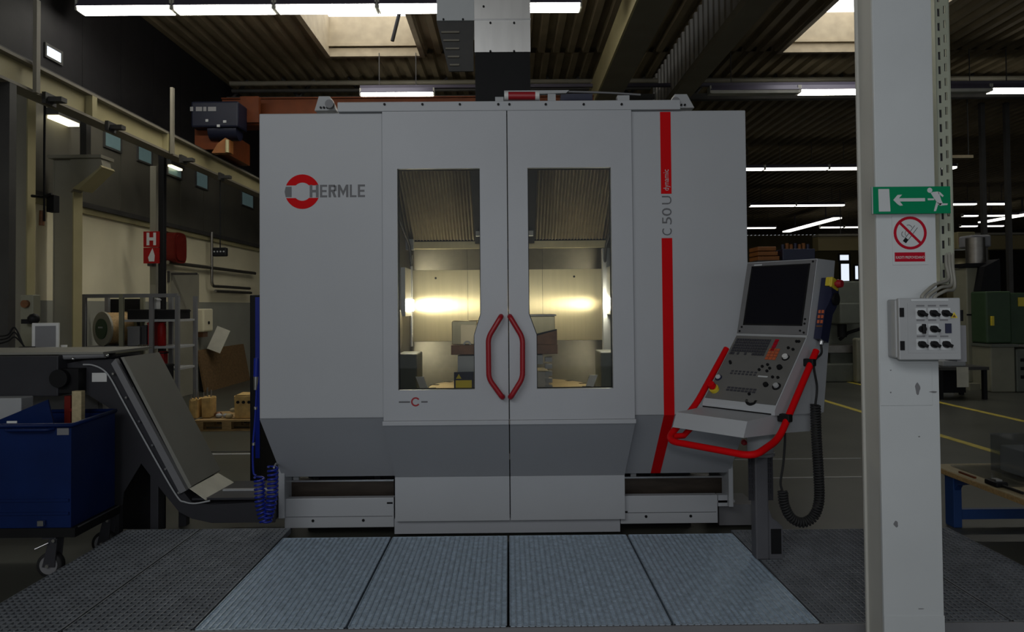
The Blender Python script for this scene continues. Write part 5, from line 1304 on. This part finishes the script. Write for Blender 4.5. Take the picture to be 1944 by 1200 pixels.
for i, (px, py, r_, m_, lab) in enumerate(((428, 778, .045, 'wood_pale', 'pale round casting lump left of the large yellow block'), (434, 768, .04, 'wood_pale', 'upper pale round lump leaning on the large yellow block'),
        (405, 784, .04, 'light_grey', 'grey metal lump lying in the middle of the pallet'), (416, 788, .035, 'light_grey', 'small grey metal lump near the pallet front'), (400, 776, .05, 'rust_brown', 'brown rusty lump between the studded castings and the block'))):
    p = q(px, py); zc = zt_+.002+r_*.75
    if i == 1: zc += .075
    obj('casting_lump', MB().ball((p.x, Y(d)+.12+.03*i, zc), r_, 10, (1.15, 1, .75)), M[m_], None, lab, 'casting')

# ================================================================== BRIDGE CRANE WITH BLUE HOIST
d = 12.2
bc = thing('bridge_crane', 'dark orange bridge crane girder across the hall behind the machine', 'crane', (-2, Y(d), P(700, 200, d).z))
zt_ = P(700, 187, d).z
obj('girder', MB().box(-4.9, 1.5, Y(d), Y(d)+.35, zt_-.45, zt_), M['crane_orange'], bc)
obj('girder_cap', MB().box(-4.9, 1.5, Y(d)-.04, Y(d)+.39, zt_+.001, zt_+.02), M['crane_orange'], bc)
obj('end_carriage', MB().box(-5.15, -4.75, Y(d)-.5, Y(d)+.9, cz+.36, cz+.75), M['crane_orange'], bc)
a, b = P(455, 183, d-.3), P(491, 232, d-.3)
obj('gusset', MB().prism([(a.x, a.z), (b.x, a.z), (b.x, b.z), (a.x+.1, b.z)], 'y', Y(d)-.3, Y(d)-.2), M['crane_orange'], bc)
d = 11.5
a, b = P(362, 192, d), P(452, 262, d)
ho = thing('crane_hoist', 'dark blue crane hoist with pale markings above the left runway', 'hoist', ((a.x+b.x)/2, Y(d), b.z))
obj('housing', MB().box(a.x, b.x, Y(d), Y(d)+.42, b.z+.18, a.z, bev=.03), M['hoist_blue'], ho)
obj('drum', MB().cyl((a.x+.25, Y(d)+.2, b.z+.16), (b.x-.05, Y(d)+.2, b.z+.16), .16, seg=18), M['hoist_blue'], ho)
for px, w_ in ((361, .05), (372, .10), (386, .05), (395, .13)):
    p = P(px, 207, d); obj('marking', MB().box(p.x, p.x+w_, Y(d)-.004, Y(d)-.001, p.z-.035, p.z+.035), M['mid_grey'], ho)
for px, py, w_ in ((415, 239, .05), (393, 229, .04), (427, 231, .05)):
    p = P(px, py, d); obj('plate', MB().box(p.x-w_/2, p.x+w_/2, Y(d)-.012, Y(d)-.001, p.z-.02, p.z+.02), M['light_grey'], ho)
for xx in (a.x+.2, b.x-.3): obj('hanger', MB().box(xx, xx+.1, Y(d)+.3, Y(d)+.699, a.z-.05, a.z), M['dark_steelwork'], ho)
a, b = P(405, 292, 11.62), P(440, 268, 11.62)
obj('limit_bracket', MB().prism([(a.x, a.z), (b.x, a.z), (b.x, b.z), (b.x-.08, b.z+.04), (a.x+.1, b.z-.05)], 'y', Y(11.55), Y(11.69)), M['crate_orange'], bc)
obj('limit_pin', MB().cyl((b.x-.04, Y(11.53), a.z), (b.x-.04, Y(11.53), b.z), .03, seg=8), M['beam_cream'], bc)

# ================================================================== RIGHT BACKGROUND
def floor_d(py): return PZ(965, py, 0).y-CAM.y
# olive milling machine between console and column
d = 14.6; q = lambda px, py: P(px, py, d)
om = thing('milling_machine', 'grey-green milling machine between the console and the column', 'machine', (q(1600, 700).x, Y(d)+.6, 0))
obj('column', MB().box(q(1572, 600).x, q(1648, 600).x, Y(d)+.3, Y(d)+1.3, 0, q(1600, 533).z, bev=.03), M['olive_machine'], om)
obj('base', MB().box(q(1520, 700).x, q(1652, 700).x, Y(d)-.3, Y(d)+1.3, 0, q(1600, 688).z, bev=.03), M['olive_machine'], om)
obj('table', MB().box(q(1545, 660).x, q(1650, 660).x, Y(d)-.25, Y(d)+.28, q(1600, 668).z, q(1600, 655).z), M['dull_steel'], om)
obj('knee', MB().box(q(1570, 670).x, q(1640, 670).x, Y(d)-.15, Y(d)+.29, q(1600, 688).z, q(1600, 669).z), M['olive_machine'], om)
obj('spindle_head', MB().box(q(1586, 600).x, q(1625, 600).x, Y(d)-.2, Y(d)+.29, q(1600, 615).z, q(1600, 575).z, bev=.03), M['olive_machine'], om)
obj('spindle', MB().cyl((q(1598, 600).x, Y(d), q(1600, 640).z), (q(1598, 600).x, Y(d), q(1600, 615).z), .09, seg=12), M['black'], om)
obj('coolant_arm', MB().tube([tuple(q(1594, 645)), tuple(q(1610, 632)), tuple(q(1640, 622))], .035, seg=8), M['black'], om)
obj('machine_cover', MB().box(q(1604, 700).x, q(1650, 700).x, Y(d)-.5, Y(d)-.31, 0, q(1600, 640).z, bev=.04), M['cream_machine'], om)
# cabinet behind the console carrying crates
d = 12.0; q = lambda px, py: P(px, py, d)
kc = thing('storage_cabinet', 'tall dark cabinet behind the console carrying orange crates', 'cabinet', (q(1490, 600).x, Y(d)+.4, 0))
zt_ = q(1490, 494).z
obj('body', MB().box(q(1440, 600).x, q(1556, 600).x, Y(d), Y(d)+.8, 0, zt_), M['dark_steelwork'], kc)
for px in (1442, 1500): obj('door', MB().box(q(px, 600).x, q(px+54, 600).x, Y(d)-.02, Y(d)-.001, .1, zt_-.05), M['mid_grey'], kc)
for k in range(3):
    z0 = zt_+.002+k*.082
    obj('orange_crate', MB().box(q(1441, 480).x, q(1482-k*3, 480).x, Y(d)+.05, Y(d)+.5, z0, z0+.07, bev=.01), M['crate_orange'], None, ['lowest orange crate of the stack behind the console', 'middle orange crate of the stack behind the console', 'top orange crate of the stack behind the console'][k], 'crate', 'orange crates behind the console')
t = thing('tool_box', 'dark blue box with a row of orange tools on top, right of the orange crates', 'box', (q(1520, 480).x, Y(d)+.3, zt_+.002))
obj('case', MB().box(q(1488, 480).x, q(1550, 480).x, Y(d)+.05, Y(d)+.5, zt_+.002, q(1520, 472).z, bev=.01), M['navy'], t)
for k in range(7): obj('tool_tip', MB().cyl((q(1495+k*8, 480).x, Y(d)+.2, q(1520, 472).z), (q(1495+k*8, 480).x, Y(d)+.2, q(1520, 462-(k % 2)*2).z), .03, seg=8), M['crate_orange' if k % 3 else 'navy'], t)
# overhead crane girder far right
d = 21.0; q = lambda px, py: P(px, py, d)
og = thing('far_crane_girder', 'dull yellow crane girder far off, right of the column', 'crane', (q(1900, 460).x, Y(d), q(1900, 470).z))
obj('girder', MB().box(q(1570, 455).x, q(1990, 455).x, Y(d)+.6, Y(d)+1.0, q(1900, 470).z, q(1900, 443).z), M['ochre_wall'], og)
obj('rail', MB().box(q(1570, 455).x, q(1990, 455).x, Y(d)+.58, Y(d)+1.02, q(1900, 442).z, q(1900, 438).z), M['beam_grey'], og)
obj('motor_box', MB().box(q(1818, 460).x, q(1852, 460).x, Y(d), Y(d)+.6, q(1830, 473).z, q(1830, 440).z, bev=.03), M['beam_cream'], og)
obj('red_panel', MB().box(q(1820, 460).x, q(1835, 460).x, Y(d)-.03, Y(d), q(1830, 464).z, q(1830, 451).z), M['fire_red'], og)
a, b = P(1594, 470, 30), P(1621, 456, 30)
sg = thing('lit_sign', 'small lit yellowish sign above the bright far window', 'sign', ((a.x+b.x)/2, Y(30), a.z))
obj('box', MB().box(a.x-.05, b.x+.05, Y(30)+.01, Y(30)+.2, a.z-.05, b.z+.05), M['fixture_white'], sg)
obj('face', MB().box(a.x, b.x, Y(30)-.01, Y(30)+.009, a.z, b.z), M['warm_lamp'], sg)
obj('hanger', MB().cyl((a.x+.1, Y(30)+.1, b.z+.05), (a.x+.1, Y(30)+.1, ZR), .02, seg=6), M['dark_steelwork'], sg)
# cream pillar machine and green machine
d = 13.0; q = lambda px, py: P(px, py, d)
pm_ = thing('pillar_machine', 'tall cream pillar drilling machine just right of the switch box', 'machine', (q(1853, 600).x, Y(d)+.3, 0))
obj('pillar', MB().box(q(1836, 600).x, q(1869, 600).x, Y(d), Y(d)+.4, .12, q(1850, 508).z, bev=.02), M['cream_machine'], pm_)
obj('cap', MB().box(q(1833, 600).x, q(1872, 600).x, Y(d)-.05, Y(d)+.45, q(1850, 507).z, q(1850, 500).z), M['black'], pm_)
obj('head', MB().cyl((q(1866, 500).x, Y(d)+.2, q(1850, 499).z), (q(1866, 500).x, Y(d)+.2, q(1850, 450).z), .16, seg=14), M['dull_steel'], pm_)
obj('hydraulic_head', MB().box(q(1852, 470).x, q(1890, 470).x, Y(d)+.1, Y(d)+.5, q(1850, 499).z+.3, q(1850, 455).z+.1, bev=.03), M['mid_grey'], pm_)
obj('base', MB().box(q(1828, 700).x, q(1874, 700).x, Y(d)-.2, Y(d)+.5, 0, .12), M['cream_machine'], pm_)
obj('band', MB().box(q(1835, 597).x, q(1870, 597).x, Y(d)-.01, Y(d), q(1850, 599).z, q(1850, 596).z), M['black'], pm_)
obj('slot', MB().box(q(1846, 650).x, q(1860, 650).x, Y(d)-.01, Y(d), q(1850, 654).z, q(1850, 650).z), M['black'], pm_)
pt = P(1829, 555, 22)
obj('light_slot', MB().box(pt.x-.1, pt.x+.1, Y(22), Y(22.1), P(1829, 552, 22).z, P(1829, 502, 22).z), M['bright_window'], None, 'tall narrow lit window strip seen right of the switch box', 'window')
obj('light_slot_wall', MB().box(pt.x-.45, pt.x+.45, Y(22.12), Y(22.3), 0, P(1829, 490, 22).z), M['ochre_wall'], None, 'ochre partition behind the narrow lit window strip', 'partition')
d = 12.6; q = lambda px, py: P(px, py, d)
gm = thing('green_machine', 'dark green machine body on a grey cabinet at the right picture edge', 'machine', (q(1915, 700).x, Y(d)+.5, 0))
obj('green_body', MB().box(q(1872, 600).x, q(1921, 600).x, Y(d), Y(d)+.9, q(1900, 652).z, q(1900, 553).z, bev=.03), M['green_machine'], gm)
obj('green_body', MB().box(q(1923, 600).x, q(1990, 600).x, Y(d)+.1, Y(d)+.9, q(1900, 655).z, q(1900, 556).z, bev=.03), M['green_machine'], gm)
obj('door_handle', MB().box(q(1880, 610).x, q(1884, 610).x, Y(d)-.05, Y(d), q(1900, 618).z, q(1900, 600).z), M['yellow'], gm)
obj('yellow_plate', MB().box(q(1940, 570).x, q(1952, 570).x, Y(d)+.08, Y(d)+.1, q(1900, 582).z, q(1900, 565).z), M['yellow'], gm)
obj('grey_base', MB().box(q(1874, 700).x, q(1920, 700).x, Y(d)-.1, Y(d)+.9, 0, q(1900, 658).z, bev=.02), M['cream_machine'], gm)
obj('base_ledge', MB().box(q(1871, 655).x, q(1923, 655).x, Y(d)-.15, Y(d)+.9, q(1900, 658).z, q(1900, 653).z), M['olive_machine'], gm)
obj('drawer_base', MB().box(q(1922, 700).x, q(1990, 700).x, Y(d)-.1, Y(d)+.9, 0, q(1900, 663).z, bev=.02), M['olive_machine'], gm)
for k in range(3): obj('drawer_slot', MB().box(q(1930, 700).x, q(1990, 700).x, Y(d)-.12, Y(d)-.101, q(1900, 686+k*16).z, q(1900, 680+k*16).z), M['black'], gm)
obj('dark_hood', MB().prism([q2_ for q2_ in ((q(1876, 553).x, q(1876, 552).z), (q(1915, 553).x, q(1915, 552).z), (q(1913, 490).x, q(1913, 490).z), (q(1884, 505).x, q(1884, 505).z))], 'y', Y(d)+.2, Y(d)+.7), M['black'], gm)
# dark bench with paper
d = 11.6; q = lambda px, py: P(px, py, d)
db = thing('dark_bench', 'low dark bench with a pale sheet hanging off it, behind the column', 'bench', (q(1833, 740).x, Y(d)+.4, 0))
zt_ = q(1830, 697).z
obj('top', MB().box(q(1785, 700).x, q(1878, 700).x, Y(d), Y(d)+.7, zt_-.05, zt_), M['dark_steelwork'], db)
for px in (1788, 1872):
    for yy in (0.02, .62): obj('leg', MB().box(q(px, 700).x-.03, q(px, 700).x+.03, Y(d)+yy, Y(d)+yy+.06, 0, zt_-.051), M['black'], db)
obj('back_panel', MB().box(q(1790, 700).x, q(1870, 700).x, Y(d)+.5, Y(d)+.53, .05, zt_-.06), M['black'], db)
obj('hanging_sheet', MB().box(q(1816, 720).x, q(1838, 720).x, Y(d)-.012, Y(d)-.004, q(1830, 735).z, zt_), M['paper'], db)
bt = thing('grey_equipment', 'grey machine vice block on the dark bench behind the switch box', 'equipment', (q(1835, 690).x, Y(d)+.3, zt_))
obj('body', MB().box(q(1797, 690).x, q(1842, 690).x, Y(d)+.1, Y(d)+.5, zt_+.001, q(1830, 685).z, bev=.02), M['light_grey'], bt)
obj('motor', MB().cyl((q(1825, 690).x, Y(d)+.3, q(1830, 685).z), (q(1825, 690).x, Y(d)+.3, q(1830, 600).z), .12, .10, seg=12), M['black'], bt)
for k, (px, pyt) in enumerate(((1870, 285), (1917, 290))):
    p = P(px, 400, 17)
    obj('thin_post', MB().box(p.x-.05, p.x+.05, Y(17), Y(17.1), 2.0 if False else 0, ZR), M['dark_steelwork'], None, ['thin dark roof post over the cream pillar machine', 'thin dark roof post over the green machine'][k], 'post')
p0, p1 = P(1808, 300, 16), P(1848, 294, 16)
ot = thing('overhead_tray', 'beige overhead tray just right of the column top', 'tray', ((p0.x+p1.x)/2, Y(16.1), p0.z))
obj('tray', MB().box(p0.x, p1.x, Y(16), Y(16.2), p0.z, p1.z), M['beige'], ot)
for xx in (p0.x+.05, p1.x-.05): obj('hanger', MB().box(xx-.01, xx+.01, Y(16.09), Y(16.11), p1.z, ZR+.004), M['dark_steelwork'], ot)

# ------------------------------------------------------------------ low wooden bench with blue legs at right
bxl = 3.13; ya, yb_ = Y(4.05), Y(5.30); zt_ = .395
be = thing('low_bench', 'low bench with pale wooden top and blue steel legs at the right edge', 'bench', (bxl+.5, (ya+yb_)/2, 0))
for k in range(4):
    x0 = bxl+k*.26; obj('top_plank', MB().box(x0, x0+.255, ya, yb_, zt_-.04, zt_, bev=.003), M['wood_pale'], be)
def bleg(y): obj('leg', MB().box(bxl+.01, bxl+.07, y, y+.10, 0, zt_-.041, bev=.004), M['bench_blue'], be)
bleg(yb_-.25); bleg(ya+.05)
for y in (yb_-.25, ya+.05): obj('leg', MB().box(bxl+.93, bxl+.99, y, y+.10, 0, zt_-.041, bev=.004), M['bench_blue'], be)
obj('brace', MB().prism([(yb_-.25, zt_-.041), (yb_-.25, zt_-.13), (yb_-.28, zt_-.09), (yb_-.37, zt_-.06), (yb_-.45, zt_-.041)], 'x', bxl+.02, bxl+.06), M['bench_blue'], be)
obj('brace', MB().prism([(ya+.15, zt_-.041), (ya+.15, zt_-.20), (ya+.22, zt_-.10), (ya+.30, zt_-.041)], 'x', bxl+.02, bxl+.06), M['bench_blue'], be)
obj('cross_bar', MB().box(bxl+.071, bxl+.929, yb_-.22, yb_-.18, .05, .12), M['bench_blue'], be)
obj('edge_trim', MB().box(bxl-.012, bxl-.001, ya, yb_, zt_-.035, zt_-.005), M['wood'], be)
# glass sheet, clear block, small tools on the bench
obj('glass_plate', MB().box(bxl+.10, bxl+.80, Y(4.62), Y(5.22), zt_+.001, zt_+.012), ACRYL, None, 'clear glass plate lying under the clear boxes on the low bench', 'plate')
zq = zt_+.013
for nm, x0, x1, y0, y1, h, lab in (('clear_box', .28, .62, 4.72, 5.05, .25, 'large clear plastic box on the low bench at the right edge'), ('clear_box', .46, .72, 4.63, 4.71, .13, 'small clear plastic box in front of the large clear one')):
    t = thing(nm, lab, 'box', (bxl+(x0+x1)/2, Y((y0+y1)/2), zq))
    X0, X1, Y0, Y1 = bxl+x0, bxl+x1, Y(y0), Y(y1); w_ = .005
    for i_, b_ in enumerate(((X0, X1, Y0, Y0+w_, zq, zq+h), (X0, X1, Y1-w_, Y1, zq, zq+h), (X0, X0+w_, Y0+w_, Y1-w_, zq, zq+h), (X1-w_, X1, Y0+w_, Y1-w_, zq, zq+h))):
        obj('wall', MB().box(*b_), ACRYL, t)
    obj('lid', MB().box(X0-.004, X1+.004, Y0-.004, Y1+.004, zq+h, zq+h+.008), ACRYL, t)
    obj('content', MB().box(X0+.05, X1-.05, Y0+.02, Y1-.02, zq+.002, zq+h*.72, bev=.01), M['light_grey'], t)
p = P(1888, 915, 4.55)
gr = thing('black_gripper', 'small black tool with bright tip on the front edge of the low bench', 'tool', (bxl+.06, p.y, zt_+.001))
obj('body', MB().box(bxl+.01, bxl+.09, Y(4.60), Y(4.72), zt_+.001, zt_+.035, bev=.008).cyl((bxl+.05, Y(4.42), zt_+.015), (bxl+.05, Y(4.60), zt_+.015), .01, seg=8), M['black'], gr)
obj('tip', MB().box(bxl+.03, bxl+.07, Y(4.63), Y(4.68), zt_+.035, zt_+.045), M['steel'], gr)
obj('orange_strip', MB().box(bxl+.03, bxl+.045, Y(4.85), Y(5.02), zt_+.001, zt_+.012), M['crane_orange'], None, 'thin orange strip lying on the low bench behind the black tool', 'strip')
